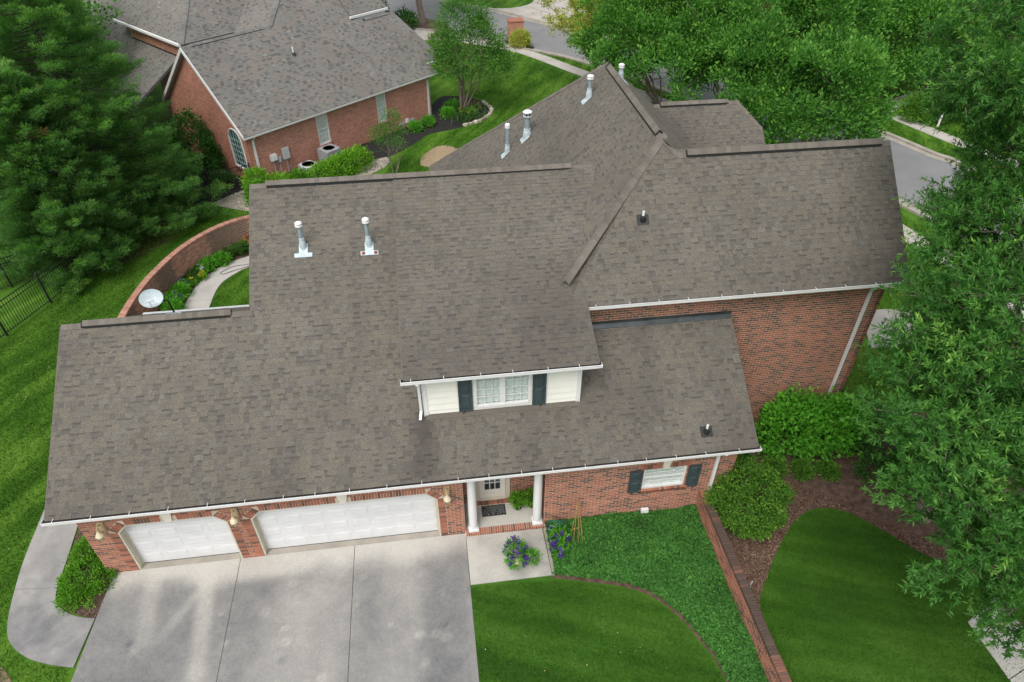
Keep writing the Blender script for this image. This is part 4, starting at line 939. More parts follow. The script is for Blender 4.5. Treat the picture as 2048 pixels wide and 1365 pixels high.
lay_shingles(SP, ST, (0, 2.48, zw(2.48)), X, (0, 1, 1), 3.27/cw, lambda s: (6.63-(5.75-(2.48+s*cw)), 13.4 if 2.48+s*cw < 5.4 else 6.63+(5.75-2.48-s*cw)*1.06), dirt=lambda p: np.clip(.4*np.exp(-(p[:, 1]-2.5)/.5)*smooth01(p[:, 0], 7, 13)+.3*blot(p, 13.3, 2.6, .5, 1.2, 1)+.15*(vnoise(p[:, 0], p[:, 1], .8, 35)-.4), 0, .6), seed=3)
def iv_l(s):
    x = .1+s*cw; return (20-(12.3+6.63-x), 20-(5.75-(6.63-x) if x > 3.3 else 7.4))
lay_shingles(SP, ST, (.1, 20, zl(.1)), -Y, (1, 0, 1), 6.53/cw, iv_l, dirt=lambda p: np.clip(blot(p, 4.6, 12.3, .5, .9, .3)+blot(p, 4.4, 10, .9, .9, .22)+.25*np.maximum(vnoise(p[:, 0], p[:, 1], .6, 36)-.5, 0), 0, .5), vis=lambda p: p[2] > 5.5, seed=4)  # soft vent shadows painted in as dark smears, plus random dirt
cr_ = ang(.93); lay_shingles(SP, ST, (11.5, 0, zr(11.5)), Y, (-1, 0, .93), 4.86/cr_, lambda s: (5.5, 12.3+(11.5-s*cr_-6.63)), seed=5, vis=lambda p: False)
cb = ang(.88)
def iv_b(s):
    y = 8+s*cb; return (6.63+(9.43-zb(y))/.93, min(12.87+(14.445-y)*.94, 13.75))
lay_shingles(SP, ST, (0, 8, zb(8)), X, (0, 1, .88), 6.44/cb, iv_b, dirt=lambda p: np.clip(.5*np.exp(-(p[:, 0]-(6.63+(9.43-p[:, 2])/.93))/.6), 0, .5), seed=6, vis=lambda p: False)
lay_shingles(SP, ST, (0, 8.17, zlr(8.17)), X, (0, -1, .667), 4.26/c3, lambda s: (-10.15, -5.2), seed=7, vis=lambda p: False)
lay_shingles(SP, ST, (0, 8.3, zwr(8.3)), X, (0, -1, 1), 2.9/cw, lambda s: (7.0+(3.0-s*cw) if s < 3 else 7, 13.4), seed=8, vis=lambda p: False)
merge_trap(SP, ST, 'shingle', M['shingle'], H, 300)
# ridge vents and caps
def vl(a, b, hi=.1):
    def f(t, L): return hi if a < t < L-b else .014
    return f
dn, ds = (0, 1, -.667), (0, -1, -.667)
cap_line('ridge_vent', (-10.13, 3.9, zm(3.9)), (-5.2, 3.9, zm(3.9)), ds, dn, H, M['cap'], lift=vl(.55, .55), vent=M['vent'])
cap_line('ridge_vent', (-5.18, 7.17, zm(7.17)), (5.05, 7.17, zm(7.17)), (0, -1, -.6), dn, H, M['cap'], lift=vl(.4, .75), vent=M['vent'])
cap_line('ridge_vent', (6.63, 12.3, 9.43), (6.63, 5.75, 9.43), (-1, 0, -1), (1, 0, -.93), H, M['cap'], half=.17, lift=vl(.35, .35), vent=M['vent'])
cap_line('ridge_vent', (7.0, 5.4, 9.07), (13.38, 5.4, 9.07), (0, -1, -1), (0, 1, -1), H, M['cap'], half=.17, lift=vl(.25, .35), vent=M['vent'])
cap_line('ridge_vent', (9.3, 14.445, 7.0), (12.87, 14.445, 7.0), (0, -1, -.88), (0, 1, -.95), H, M['cap'], lift=vl(.3, .5), vent=M['vent'], joined=True)
cap_line('hip_cap', (3.47, 2.99, 6.67), (6.63, 5.75, 9.43), nrm((-1, 1, 0))*.77+V3(0, 0, -.5), nrm((1, -1, 0))*.77+V3(0, 0, -.5), H, M['cap'], half=.14)
cap_line('hip_cap', (7.0, 5.4, 9.07), (6.63, 5.75, 9.43), (1, 1, -1), (-.3, -1, -.9), H, M['cap'])
cap_line('hip_cap', (.6, 18.33, 3.4), (6.63, 12.3, 9.43), nrm((-1, -1, 0))*.77+V3(0, 0, -.5), nrm((1, 1, 0))*.77+V3(0, 0, -.5), H, M['cap'], joined=True)
cap_line('hip_cap', (11, 16.67, zr(11)), (6.63, 12.3, 9.43), nrm((1, -1, 0))*.77+V3(0, 0, -.5), nrm((-1, 1, 0))*.77+V3(0, 0, -.5), H, M['cap'], joined=True)
cap_line('hip_cap', (13.74, 13.5, zb(13.5)), (12.87, 14.445, 7.0), nrm((-1, -1, 0))*.77+V3(0, 0, -.5), nrm((1, 1, 0))*.77+V3(0, 0, -.5), H, M['cap'], joined=True)
# gutters, downspouts, rake boards, flashing
gutter(H, -10.21, 8.46, -.47, 3.0); gutter(H, -1.11, 4.01, .6, 5.65); gutter(H, 3.97, 13.5, 2.385, 6.165)
MB().bb(-10.15, -5.2, 8.16, 8.29, zlr(8.15)-.12, zlr(8.15)-.01).build('gutter', M['greybox'], H)
for x, y0, y1, f in ((-10.168, -.35, 3.9, zm), (8.417, -.35, 2.88, zm), (13.417, 2.5, 5.4, zw), (3.967, .72, 2.9, zd), (-5.217, 4.05, 7.17, zm), (-1.067, .72, 5.9, zd)):
    rk = MB(); rk.hexa([(x-.016, y0, f(y0)-.14), (x+.016, y0, f(y0)-.14), (x+.016, y1, f(y1)-.14), (x-.016, y1, f(y1)-.14)], [(x-.016, y0, f(y0)-.012), (x+.016, y0, f(y0)-.012), (x+.016, y1, f(y1)-.012), (x-.016, y1, f(y1)-.012)])
    rk.build('rake_board', M['cap'], H)
so = MB(); so.bb(-10.1, 8.3, -.34, -.01, 2.78, 2.8); so.bb(3.97, 13.3, 2.5, 2.89, 5.98, 6.0); so.bb(-10.1, 8.3, -.345, -.32, 2.8, 2.98); so.bb(3.97, 13.3, 2.5, 2.525, 6.0, 6.15); so.build('soffit', M['white'], H)
downspout(H, [(7.5, -.41, 2.86), (7.5, -.12, 2.62), (7.5, -.05, 2.5), (7.5, -.05, .1)])
downspout(H, [(13.0, 2.45, 6.0), (12.62, 2.75, 5.8), (12.62, 2.85, 5.6), (12.62, 2.85, .1)])
downspout(H, [(-.72, .66, 5.5), (-.71, 1.0, 5.35), (-.71, 1.05, 4.2), (-.75, .9, 4.02)], w=.07)
fl = MB(); y0, y1 = 2.76, 2.885
fl.hexa([(4.1, y0, zm(y0)+.012), (8.4, y0, zm(y0)+.012), (8.4, y1, zm(y1)+.012), (4.1, y1, zm(y1)+.012)], [(4.1, y0, zm(y0)+.024), (8.4, y0, zm(y0)+.024), (8.4, y1, zm(y1)+.06), (4.1, y1, zm(y1)+.06)]); fl.bb(4.1, 8.42, 2.855, 2.885, zm(2.9)-.02, zm(2.9)+.1)
fl.build('flashing', M['flash'], H)
# dormer
yd = 1.09; dm = MB(); zt = lambda y: zd(y)-.13
dm.hexa([(-.6, yd+.16, 3.8), (3.58, yd+.16, 3.8), (3.58, 6.3, 7.2), (-.6, 6.3, 7.2)], [(-.6, yd+.16, zt(yd)), (3.58, yd+.16, zt(yd)), (3.58, 6.3, zt(6.3)), (-.6, 6.3, zt(6.3))])
DM = dm.build('dormer_wall', M['siding'], H)
nb_ = 8; ph = (5.68-3.92)/nb_
for k in range(nb_):
    z0 = 3.92+k*ph
    for a, b in ((-.52, .72), (2.25, 3.5)):
        m = MB(); m.hexa([(a, yd-.022, z0), (b, yd-.022, z0), (b, yd+.03, z0), (a, yd+.03, z0)], [(a, yd+.006, z0+ph), (b, yd+.006, z0+ph), (b, yd+.03, z0+ph), (a, yd+.03, z0+ph)]); m.build('siding_board', M['siding'], DM)
    if k < 1: m = MB(); m.hexa([(.72, yd-.012, z0), (2.25, yd-.012, z0), (2.25, yd+.03, z0), (.72, yd+.03, z0)], [(.72, yd+.006, z0+ph), (2.25, yd+.006, z0+ph), (2.25, yd+.03, z0+ph), (.72, yd+.03, z0+ph)]); m.build('siding_board', M['siding'], DM)
for a, b in ((-.64, -.52), (3.5, 3.62)): MB().bb(a, b, yd-.03, yd+.04, 3.9, 5.68).build('corner_board', M['white'], DM)
window(H, (0, yd, 0), X, -Y, .72, 2.25, 4.1, 5.36, 3, 4, sashes=2, proud=.035, fr=.075, depth=.08)
shutter(H, (0, yd-.015, 0), X, -Y, .30, .68, 4.03, 5.28, .43); shutter(H, (0, yd-.015, 0), X, -Y, 2.29, 2.66, 4.03, 5.28, 2.52)
MB().bb(-1.0, 3.9, .725, 1.06, 5.44, 5.46).bb(-1.0, 3.9, .725, .75, 5.46, 5.62).build('soffit', M['white'], H)
df = MB(); df.hexa([(-.6, .97, zm(.97)+.014), (3.6, .97, zm(.97)+.014), (3.6, 1.08, zm(1.08)+.014), (-.6, 1.08, zm(1.08)+.014)], [(-.6, .97, zm(.97)+.026), (3.6, .97, zm(.97)+.026), (3.6, 1.08, zm(1.08)+.05), (-.6, 1.08, zm(1.08)+.05)]); df.build('apron_flashing', M['cap'], H)

# ------------------------------------------------------------------ things on the roof and walls
def vent_pipe(p, h, r, down, label, group, cap='flat', rust=False, plate=.5):
    t = thing('vent_pipe', label, 'vent pipe', p, group=group); p = V3(*p); d = nrm(down); s = nrm(np.cross(d, Z)); n = nrm(np.cross(s, d)); n = n if n[2] > 0 else -n
    MB().lathe([(r, -.1), (r, h-.04)], p, 18).build('pipe', M['galv'], t)
    MB().lathe([(r*1.7, -.12), (r*1.62, .14), (r*1.25, .26), (r*1.3, .265), (r*1.3, .3), (r*1.05, .305)], p, 18).build('flashing_cone', M['galvlight'], t)
    pl = MB(); pl.box(p+d*(.26)+n*.02, (plate, .13, .02), ax=(s, d, n)); pl.box(p+d*(.1)+n*.016, (r*4.2, .4, .012), ax=(s, d, n)); po_ = pl.build('flashing_plate', M['galvlight'], t)
    if rust:
        for q in (-.18, .17): MB().lathe([(0, .004), (.05, .003), (.055, 0)], p+d*.26+s*q+n*.031, 9, (s, d, n)).build('rust_patch', M['rust'], po_)
    z = h
    if cap == 'flat':
        MB().lathe([(r*1.5, z-.06), (r*1.75, z-.055), (r*1.75, z-.02), (r*1.2, z-.015)], p, 20).build('cap_ring', M['white'], t)
        MB().lathe([(r*1.15, z-.02), (r*1.15, z+.02), (r*1.75, z+.025), (r*1.75, z+.05), (r*1.2, z+.075), (0, z+.085)], p, 20).build('cap', M['white'], t)
    elif cap == 'wide':
        MB().lathe([(r*1.3, z-.16), (r*1.65, z-.15), (r*1.65, z-.12), (r*1.2, z-.11)], p, 20).build('cap_ring', M['galvlight'], t)
        MB().lathe([(r*1.3, z-.12), (r*1.3, z+.0)], p, 20).build('cap_cage', M['black'], t)
        for k in range(8): a = k*math.pi/4; MB().box(p+V3(math.cos(a)*r*1.45, math.sin(a)*r*1.45, z-.06), (.03, .012, .12), rz=a+1.57).build('cap_slat', M['galvlight'], t)
        MB().lathe([(r*1.2, z-.005), (r*1.75, z), (r*1.75, z+.03), (r*1.1, z+.07), (0, z+.085)], p, 22).build('cap', M['white'], t)
    else:
        MB().lathe([(r*1.2, z-.09), (r*1.45, z-.085), (r*1.45, z-.02), (r*1.2, z-.015)], p, 20).build('cap_ring', M['white'], t)
        MB().lathe([(r*1.4, z-.02), (r*1.45, z+.04), (r*1.1, z+.075), (0, z+.08)], p, 20).build('cap', M['white'], t)
gvp = 'metal vent pipes on the brown roof'
vent_pipe((-3.72, 5.42, zm(5.42)), .74, .058, (0, -1, -.667), 'galvanised vent pipe with clean white flashing plate, nearer the roof end', gvp)
vent_pipe((-1.86, 5.36, zm(5.36)), .8, .058, (0, -1, -.667), 'galvanised vent pipe whose white flashing plate has two rust patches', gvp, rust=True)
vent_pipe((3.16, 13.1, zl(3.16)), 1.05, .07, (-1, 0, -1), 'tall thin vent pipe with a small round cap, lowest on the rear slope', gvp, 'drum', plate=.34)
vent_pipe((3.88, 12.8, zl(3.88)), .92, .1, (-1, 0, -1), 'thick vent pipe with a wide caged white cap on the rear slope', gvp, 'wide', plate=.4)
vent_pipe((5.82, 11.3, zl(5.82)), .68, .068, (-1, 0, -1), 'short vent pipe highest on the rear slope near the long ridge', gvp, 'flat', plate=.3)
vent_pipe((7.12, 12.1, zr(7.12)), .4, .06, (1, 0, -.93), 'white vent cap peeking over the far side of the rear ridge', gvp, 'flat')
def pipe_boot(p, slope, label, rz=0):
    t = thing('plumbing_vent', label, 'plumbing vent', p, group='white plastic pipes in black boots'); p = V3(*p); d = nrm((0, -1, -slope)); n = nrm((0, -slope, 1))
    MB().box(p+n*.014, (.34, .3, .012), ax=(X, -d, n)).build('base_plate', M['black'], t)
    MB().lathe([(.1, .0), (.085, .06), (.06, .11), (.045, .14)], p, 14, (X, nrm(np.cross(nrm((0, -slope*.4, 1)), X)), nrm((0, -slope*.4, 1)))).build('boot', M['black'], t)
    MB().lathe([(.036, .0), (.036, .27), (.03, .275), (.03, .2)], p, 14).build('pipe', M['white'], t)
pipe_boot((7.02, .1, zm(.1)), .667, 'white plastic pipe in a black boot low on the roof near the gutter')
pipe_boot((5.8, 4.1, zw(4.1)), 1.0, 'white plastic pipe in a black boot high on the steep wing roof')
def wall_lamp(x, z, label):
    t = thing('wall_lamp', label, 'wall lamp', (x, 0, z), group='beige carriage lamps beside the garage doors')
    MB().bb(x-.08, x+.08, -.045, -.008, z-.08, z+.26).bb(x-.06, x+.06, -.06, -.045, z-.05, z+.22).build('back_plate', M['lamp'], t)
    MB().tube([(x, -.05, z+.2), (x, -.14, z+.27), (x, -.22, z+.25), (x, -.24, z+.15)], .022, 8).build('arm', M['lamp'], t)
    MB().lathe([(0, .17), (.03, .165), (.045, .12), (.09, .05), (.11, .0), (.105, -.01), (.08, .02)], (x, -.24, z), 16).build('lamp_shade', M['lampshade'], t)
    MB().lathe([(.1, .01), (.095, -.09), (.06, -.16), (.03, -.18), (0, -.2)], (x, -.24, z), 14).build('lantern', M['glass'], t)
    MB().lathe([(.05, -.15), (.055, -.17), (.02, -.19), (.02, -.23), (0, -.24)], (x, -.24, z), 12).build('finial', M['lamp'], t)
    cg = MB()
    for k in range(4): a = k*1.5708+.78; cg.tube([(x+.1*math.cos(a), -.24+.1*math.sin(a), z), (x+.055*math.cos(a), -.24+.055*math.sin(a), z-.16)], .008, 5)
    cg.build('cage', M['lamp'], t)
wall_lamp(-9.24, 2.02, 'beige wall lantern on the corner pier beside the single garage door')
wall_lamp(-5.86, 2.03, 'beige wall lantern on the brick pier between the two garage doors')
wall_lamp(-.22, 2.0, 'beige wall lantern between the double garage door and the porch column')
# satellite dish
D = thing('satellite_dish', 'white oval satellite dish on a short mast behind the low garage ridge', 'satellite dish', (-8.45, 6.7, zlr(6.7)))
dc = V3(-8.82, 6.45, 4.78); fdir = nrm((.15, -.72, .68)); fu = nrm(np.cross(Z, fdir)); fv = np.cross(fdir, fu)
m = MB(); rings = 6; seg = 28
for i in range(rings):
    for k in range(seg):
        q = []
        for (rr, kk) in ((i, k), (i+1, k), (i+1, k+1), (i, k+1)):
            r = rr/rings; a = kk*2*math.pi/seg; q.append(dc+fu*.35*r*math.cos(a)+fv*.29*r*math.sin(a)+fdir*(.07*r*r))
        m.poly(q)
m.build('reflector', M['galvlight'], D, smooth=True)
MB().tube([dc-fv*.26, dc-fv*.32+fdir*.22, dc-fv*.16+fdir*.36], .015, 6).build('feed_arm', M['white'], D)
MB().box(dc-fv*.13+fdir*.35, (.24, .06, .06), ax=(fu, fv, fdir)).build('feed_horn', M['greybox'], D)
MB().tube([dc-fdir*.02, dc-fdir*.14, V3(-8.5, 6.75, 4.45), V3(-8.45, 6.75, zlr(6.75))], .03, 8).build('mast', M['black'], D)
MB().box((-8.45, 6.72, zlr(6.72)+.035), (.5, .14, .03), ax=(X, nrm((0, 1, -.667)), nrm((0, .667, 1)))).build('foot', M['galvlight'], D)

# ------------------------------------------------------------------ foliage builders
def sphere_pts(n):
    v = rng.normal(size=(n, 3)); return unit(v)
def clump_shell(ells, n, inner=.72, low=-.75, bumps=.16):
    """points in the outer shells of a union of ellipsoids, with outward normals"""
    E = [(V3(*c), V3(*r)) for c, r in ells]; wts = np.array([(r[0]*r[1]+r[1]*r[2]+r[0]*r[2]) for _, r in E]); wts /= wts.sum()
    P, O = [], []
    for (c, r), k in zip(E, (wts*n*1.5).astype(int)+1):
        s = sphere_pts(k); s = s[s[:, 2] > low]; f = inner+(1-inner)*rng.random(len(s))**.6
        f *= 1+bumps*np.sin(s[:, 0]*7+c[0])*np.cos(s[:, 1]*6+c[1]+s[:, 2]*5)
        p = c+s*r*f[:, None]; ok = np.ones(len(p), bool)
        for c2, r2 in E:
            if c2 is c: continue
            ok &= (((p-c2)/r2)**2).sum(1) > .5
        P.append(p[ok]); O.append(unit(s/r)[ok])
    P, O = np.vstack(P), np.vstack(O); i = rng.permutation(len(P))[:n]; return P[i], O[i]
def two_level(ells, nb, per, rad, inner=.6, low=-.7, flat=.8):
    P, O = clump_shell(ells, nb, inner, low, .22); i = np.repeat(np.arange(len(P)), per); s = sphere_pts(len(i)); s[:, 2] = np.abs(s[:, 2])*.9-.15; s = unit(s+O[i]*.35)
    r = rad*(.75+.5*rng.random(len(P)))[i]*(.72+.28*rng.random(len(i))); q = s*r[:, None]; q[:, 2] *= flat
    return P[i]+q, unit(s+O[i]*.25+np.array([0, 0, .2]))
def leaf_clumps(P, O, per, rad, L, W, upb=.3, outb=.6, rnd=.8, flat=1.0, tvar=.18, roll_up=True, toff=0.0):
    n = len(P); idx = np.repeat(np.arange(n), per); N_ = len(idx)
    off = rng.normal(size=(N_, 3))*rad; off[:, 2] *= flat
    B = P[idx]+off; D = unit(O[idx]*outb+rng.normal(size=(N_, 3))*rnd*.5+np.array([0, 0, upb])+off/rad*.25)
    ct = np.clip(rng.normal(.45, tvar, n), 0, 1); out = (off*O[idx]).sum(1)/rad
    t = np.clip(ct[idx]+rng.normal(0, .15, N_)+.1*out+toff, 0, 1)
    r = np.tile((0, 0, 1.0), (N_, 1))*.8+O[idx]*.6 if roll_up else None
    return leaf_quads(B, D, L*(.6+.8*rng.random(N_)), W*(.7+.6*rng.random(N_)), r), t
def limb(mb, a, b, r0, r1, sag=.1, seg=6):
    a, b = V3(*a), V3(*b); m = (a+b)/2+rng.normal(size=3)*np.linalg.norm(b-a)*.06+V3(0, 0, np.linalg.norm(b-a)*sag)
    pts = [a, a*.56+m*.44+(m-a)*.0, m, m*.5+b*.5, b]; mb.tube(pts, list(np.linspace(r0, r1, 5)), seg)
def bush(name, label, ells, n, per, rad, L, W, mat, cat='shrub', group=None, low=-.5, stems=5, inner=.8, cap=None, **kw):
    c0 = ells[0][0]; t = thing(name, label, cat, (c0[0], c0[1], 0), group=group)
    P, O = clump_shell(ells, n, inner, low); Q, tt = leaf_clumps(P, O, per, rad, L, W, **kw)
    Q[..., 2] = np.maximum(Q[..., 2], .02)
    leaf_obj('foliage', Q, tt, M[mat], t)
    if stems:
        m = MB()
        for i in range(stems): e = ells[i % len(ells)]; a = rng.random()*6.28; limb(m, (c0[0]+.06*math.cos(a), c0[1]+.06*math.sin(a), 0), V3(*e[0])+rng.normal(size=3)*V3(*e[1])*.35, .02, .008)
        m.build('stem', M['bark'], t)
    return t
def tree(name, label, base, top, ells, n, per, rad, L, W, mat, bark='bark', r0=.2, stems=1, cat='tree', group=None, spread=.25, limbs=14, inner=.6, low=-.8, extra=None, two=None, **kw):
    t = thing(name, label, cat, base, group=group); b = V3(*base)
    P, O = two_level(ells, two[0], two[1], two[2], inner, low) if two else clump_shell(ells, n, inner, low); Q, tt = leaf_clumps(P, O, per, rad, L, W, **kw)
    leaf_obj('crown', Q, tt, M[mat], t); m = MB()
    for s in range(stems):
        a = s*2*math.pi/max(stems, 1)+rng.random(); o = b+V3(math.cos(a), math.sin(a), 0)*(.12 if stems > 1 else 0)
        e = V3(*top)+(V3(math.cos(a), math.sin(a), 0)*spread*np.linalg.norm(V3(*top)-b)*(.5+.8*rng.random()) if stems > 1 else 0)
        limb(m, o, e, r0, r0*.35, .02, 8); 
        for k in range(max(1, limbs//stems)):
            f = .35+.6*rng.random(); q = o*(1-f)+e*f; tip = P[np.argmin(((P-(q+rng.normal(size=3)*np.linalg.norm(e-b)*.35))**2).sum(1)*(1+rng.random(len(P))))]
            limb(m, q, tip, r0*.4*(1-f*.5), .012, .04, 5)
    if extra: extra(m)
    m.build('trunk', M[bark], t, smooth=True); return t

# ------------------------------------------------------------------ porch and front garden things
T = thing('door_mat', 'black doormat with a pale scroll pattern before the entry door', 'doormat', (1.12, .62, .12))
mm, nt, b_ = new_mat('mat_print'); p_ = wpos(nt)
tx = N(nt, 'ShaderNodeTexVoronoi', feature='DISTANCE_TO_EDGE'); tx.inputs['Scale'].default_value = 13; nt.links.new(stretch(nt, p_, (1, 1, 0)), tx.inputs['Vector'])
w1 = N(nt, 'ShaderNodeTexWave', wave_type='RINGS'); w1.inputs['Scale'].default_value = 9; w1.inputs['Distortion'].default_value = 6; w1.inputs['Detail'].default_value = 1; nt.links.new(stretch(nt, p_, (1, 1, 0)), w1.inputs['Vector'])
f_ = math_n(nt, 'MULTIPLY', math_n(nt, 'GREATER_THAN', w1.outputs['Fac'], .66), math_n(nt, 'GREATER_THAN', tx.outputs[0], .06))
nt.links.new(mixc(nt, f_, (.012, .013, .013), (.22, .23, .22)), b_.inputs['Base Color']); b_.inputs['Roughness'].default_value = .95
MB().bb(.76, 1.48, .42, .88, .122, .134).build('mat_border', M['black'], T); MB().bb(.80, 1.44, .46, .84, .134, .138).build('mat_field', mm, T)
def pot_plant(x, y, z, r, label):
    t = thing('potted_plant', label, 'potted plant', (x, y, z), group='bushy green plants in black pots on the porch')
    MB().lathe([(0, 0), (r*.68, 0), (r, .26), (r*1.08, .26), (r*1.08, .3), (r*.92, .3), (r*.9, .24), (0, .24)], (x, y, z), 18).build('pot', M['black'], t)
    P, O = clump_shell([((x, y, z+.4), (r*1.45, r*1.45, .2))], 70, .5, -.6); Q, tt = leaf_clumps(P, O, 9, .045, .09, .035, upb=.35)
    leaf_obj('foliage', Q, tt, M['lf_bright'], t)
pot_plant(1.86, .62, .12, .15, 'bushy green plant in a black pot beside the doormat'); pot_plant(2.27, .66, .12, .15, 'bushy green plant in a black pot half behind the white porch column')
def purple_plant(x, y, ells, label, pot, nfl, name='flower_planter'):
    t = thing(name, label, 'flowers', (x, y, 0), group=None)
    if pot:
        MB().lathe([(0, .03), (.2, .03), (.28, .28), (.31, .28), (.31, .32), (.27, .32), (.26, .27), (0, .27)], (x, y, 0), 18).build('pot', M['lampshade'], t)
    P, O = clump_shell(ells, 110, .55, -.55); Q, tt = leaf_clumps(P, O, 10, .05, .1, .038, upb=.3)
    Q[..., 2] = np.maximum(Q[..., 2], .02); leaf_obj('foliage', Q, tt, M['lf_hyd'], t)
    P, O = clump_shell(ells[:2], nfl, .98, -.1); P = P+O*.04
    Q, tt = leaf_clumps(P, O, 16, .028, .055, .05, outb=.3, rnd=1.5, upb=.1); leaf_obj('blossom', Q, tt, M['purple'], t)
purple_plant(1.66, -1.12, [((1.55, -1.05, .38), (.27, .3, .3)), ((1.55, -1.3, .36), (.24, .2, .22)), ((1.92, -1.24, .28), (.22, .24, .22))], 'round planter of purple flowers standing on the concrete pad', True, 40)
purple_plant(2.85, -.85, [((2.85, -.75, .35), (.22, .34, .28)), ((2.8, -1.05, .3), (.17, .2, .22))], 'purple flowers growing beside the coiled green hose', False, 30, 'purple_flowers')
t = thing('garden_hose', 'coiled green garden hose lying against the brick wall by the porch', 'hose', (2.85, -.25, .2)); m = MB()
for k in range(5):
    r = .27-.02*(k % 3); c = V3(2.86+.02*k, -.22-.035*k, .36+.012*k)
    m.tube([c+V3(math.cos(a)*r, -.06*math.sin(a*2+k)-.12*math.sin(a), math.sin(a)*r*.85) for a in np.linspace(0, 6.1, 22)], .013, 6)
m.build('coil', M['hose'], t)
t = thing('trellis', 'folded bamboo cane trellis leaning above the ground cover by the brick wall', 'trellis', (3.4, -.65, 0))
for k, (x, y) in enumerate(((3.2, -.72), (3.27, -.85), (3.34, -.6), (3.42, -.88), (3.5, -.68), (3.56, -.82), (3.6, -.62))):
    MB().tube([(x, y, .05), (3.43+.012*k, -.3+.01*k, 1.25)], .007, 5).build('cane', M['wood'], t)
MB().tube([(3.29, -.6, .5), (3.49, -.6, .5)], .008, 5).build('cross_tie', M['wood'], t)
# shrubs
bush('spreading_juniper', 'low spreading bright green shrub on the bed beside the garage corner', [((-10.4, -.1, .08), (.55, .75, .26)), ((-10.5, .75, .1), (.42, .7, .3)), ((-9.9, -.3, .08), (.3, .42, .2)), ((-10.5, -.72, .06), (.36, .34, .2))], 1100, 11, .05, .07, .035, 'lf_bright', low=0, inner=.8, upb=.3, toff=-.05)
bush('small_seedling', 'tiny green seedling in the brown soil by the driveway edge', [((-9.95, -.95, .08), (.1, .1, .1))], 16, 9, .03, .07, .03, 'lf_bright', stems=1, low=0)
bush('clipped_boxwood', 'big round clipped green bush between the brick garden wall and the mulch', [((8.5, -.52, .93), (1.04, 1.08, 1.02))], 2000, 10, .07, .075, .04, 'lf_box', low=-.85, inner=.88, rnd=1.1, tvar=.22)
bush('hydrangea_bush', 'large leafy bright green bush against the tall brick wing wall', [((10.9, 1.95, .75), (.95, .7, .95)), ((11.95, 1.95, .7), (1.0, .7, .85)), ((12.75, 1.95, .8), (.75, .65, .95)), ((11.2, 2.3, 1.0), (.8, .5, .95)), ((12.3, 2.2, 1.0), (.9, .5, .7))], 900, 11, .13, .15, .085, 'lf_hyd', low=-.75, outb=.4, upb=.25, tvar=.2)
for x, y, r, lb in ((10.14, .98, .3, 'small green shrub between the big round bush and the large leafy bush'), (11.05, .84, .27, 'small round green shrub on the mulch, middle one of three before the leafy bush'), (11.84, .7, .26, 'small round green shrub on the mulch at the oak end of the row')):
    bush('dwarf_shrub', lb, [((x, y, r*.6), (r, r, r*.85))], 170, 9, .06, .08, .045, 'lf_box', group='small shrubs on the brown mulch', low=-.3)
bush('dwarf_shrub', 'spreading low shrub on the mulch partly under the big oak leaves', [((13.3, .4, .25), (.55, .5, .38)), ((13.9, .2, .25), (.5, .5, .35))], 260, 9, .07, .09, .05, 'lf_dark', low=-.3)
bush('evergreen_shrub', 'dark evergreen shrub at the corner of the brick wing behind the oak', [((13.5, 2.0, .8), (.8, .8, .9)), ((14.3, 1.2, .6), (.9, .9, .7))], 420, 10, .1, .1, .055, 'lf_dark', low=-.4)
bush('evergreen_shrub', 'dark shrub hidden below the oak at the back of the mulch bed', [((15.2, .6, .7), (1.1, 1.0, .8)), ((14.4, -.6, .5), (.6, .6, .5))], 420, 10, .1, .1, .055, 'lf_dark', low=-.4)
bush('corner_shrub', 'small green shrub below the end of the front gutter beside the brick corner', [((8.75, 1.4, .5), (.6, .55, .6))], 240, 10, .08, .09, .05, 'lf_dark', low=-.4)
# brick garden wall at the front
GWL = thing('garden_wall', 'low straight brick garden wall with a weathered dark brick coping', 'garden wall', (7.33, -3, 0))
MB().bb(7.235, 7.425, -9, -.01, -.1, .875).build('wall_core', M['mortar'], GWL)
GP = Pieces(); dz = lambda s, z: float(np.clip(rng.normal(.12, .12), 0, .5))
lay_bricks(GP, (7.235, 0, 0), Y, -X, -9, -.02, 0, .8, dirt=dz, vis=lambda s, z: z > .3); lay_bricks(GP, (7.425, 0, 0), Y, X, -9, -.02, 0, .8, dirt=dz, vis=lambda s, z: False)
for i in range(132):
    y = -.03-8.95*(i+.5)/132; k = .25+.75*float(vnoise(np.array([y]), np.array([0.]), 1.1, 40)[0]); k = max(0, k-.25) if y > -.5 else k+.15
    GP.add(V3(7.33, y, .845+rng.normal(0, .002)), X, Y, Z, (.235, .058, .1), brick_tint()*.8+.1, min(.95, max(0, k*1.15-.1+rng.normal(0, .12))), True)
place_pieces('brick', GP, M['brick'], GWL, 300, unit_brick(), BRICK_F)
t = thing('garden_stake', 'thin grey metal stake standing behind the brick garden wall', 'garden stake', (7.62, -3.1, 0))
MB().tube([(7.62, -3.1, 0), (7.66, -3.0, .55)], .012, 6).build('rod', M['grey_metal'], t); MB().box((7.67, -2.98, .6), (.09, .012, .13), rz=.5).build('plate', M['greybox'], t)
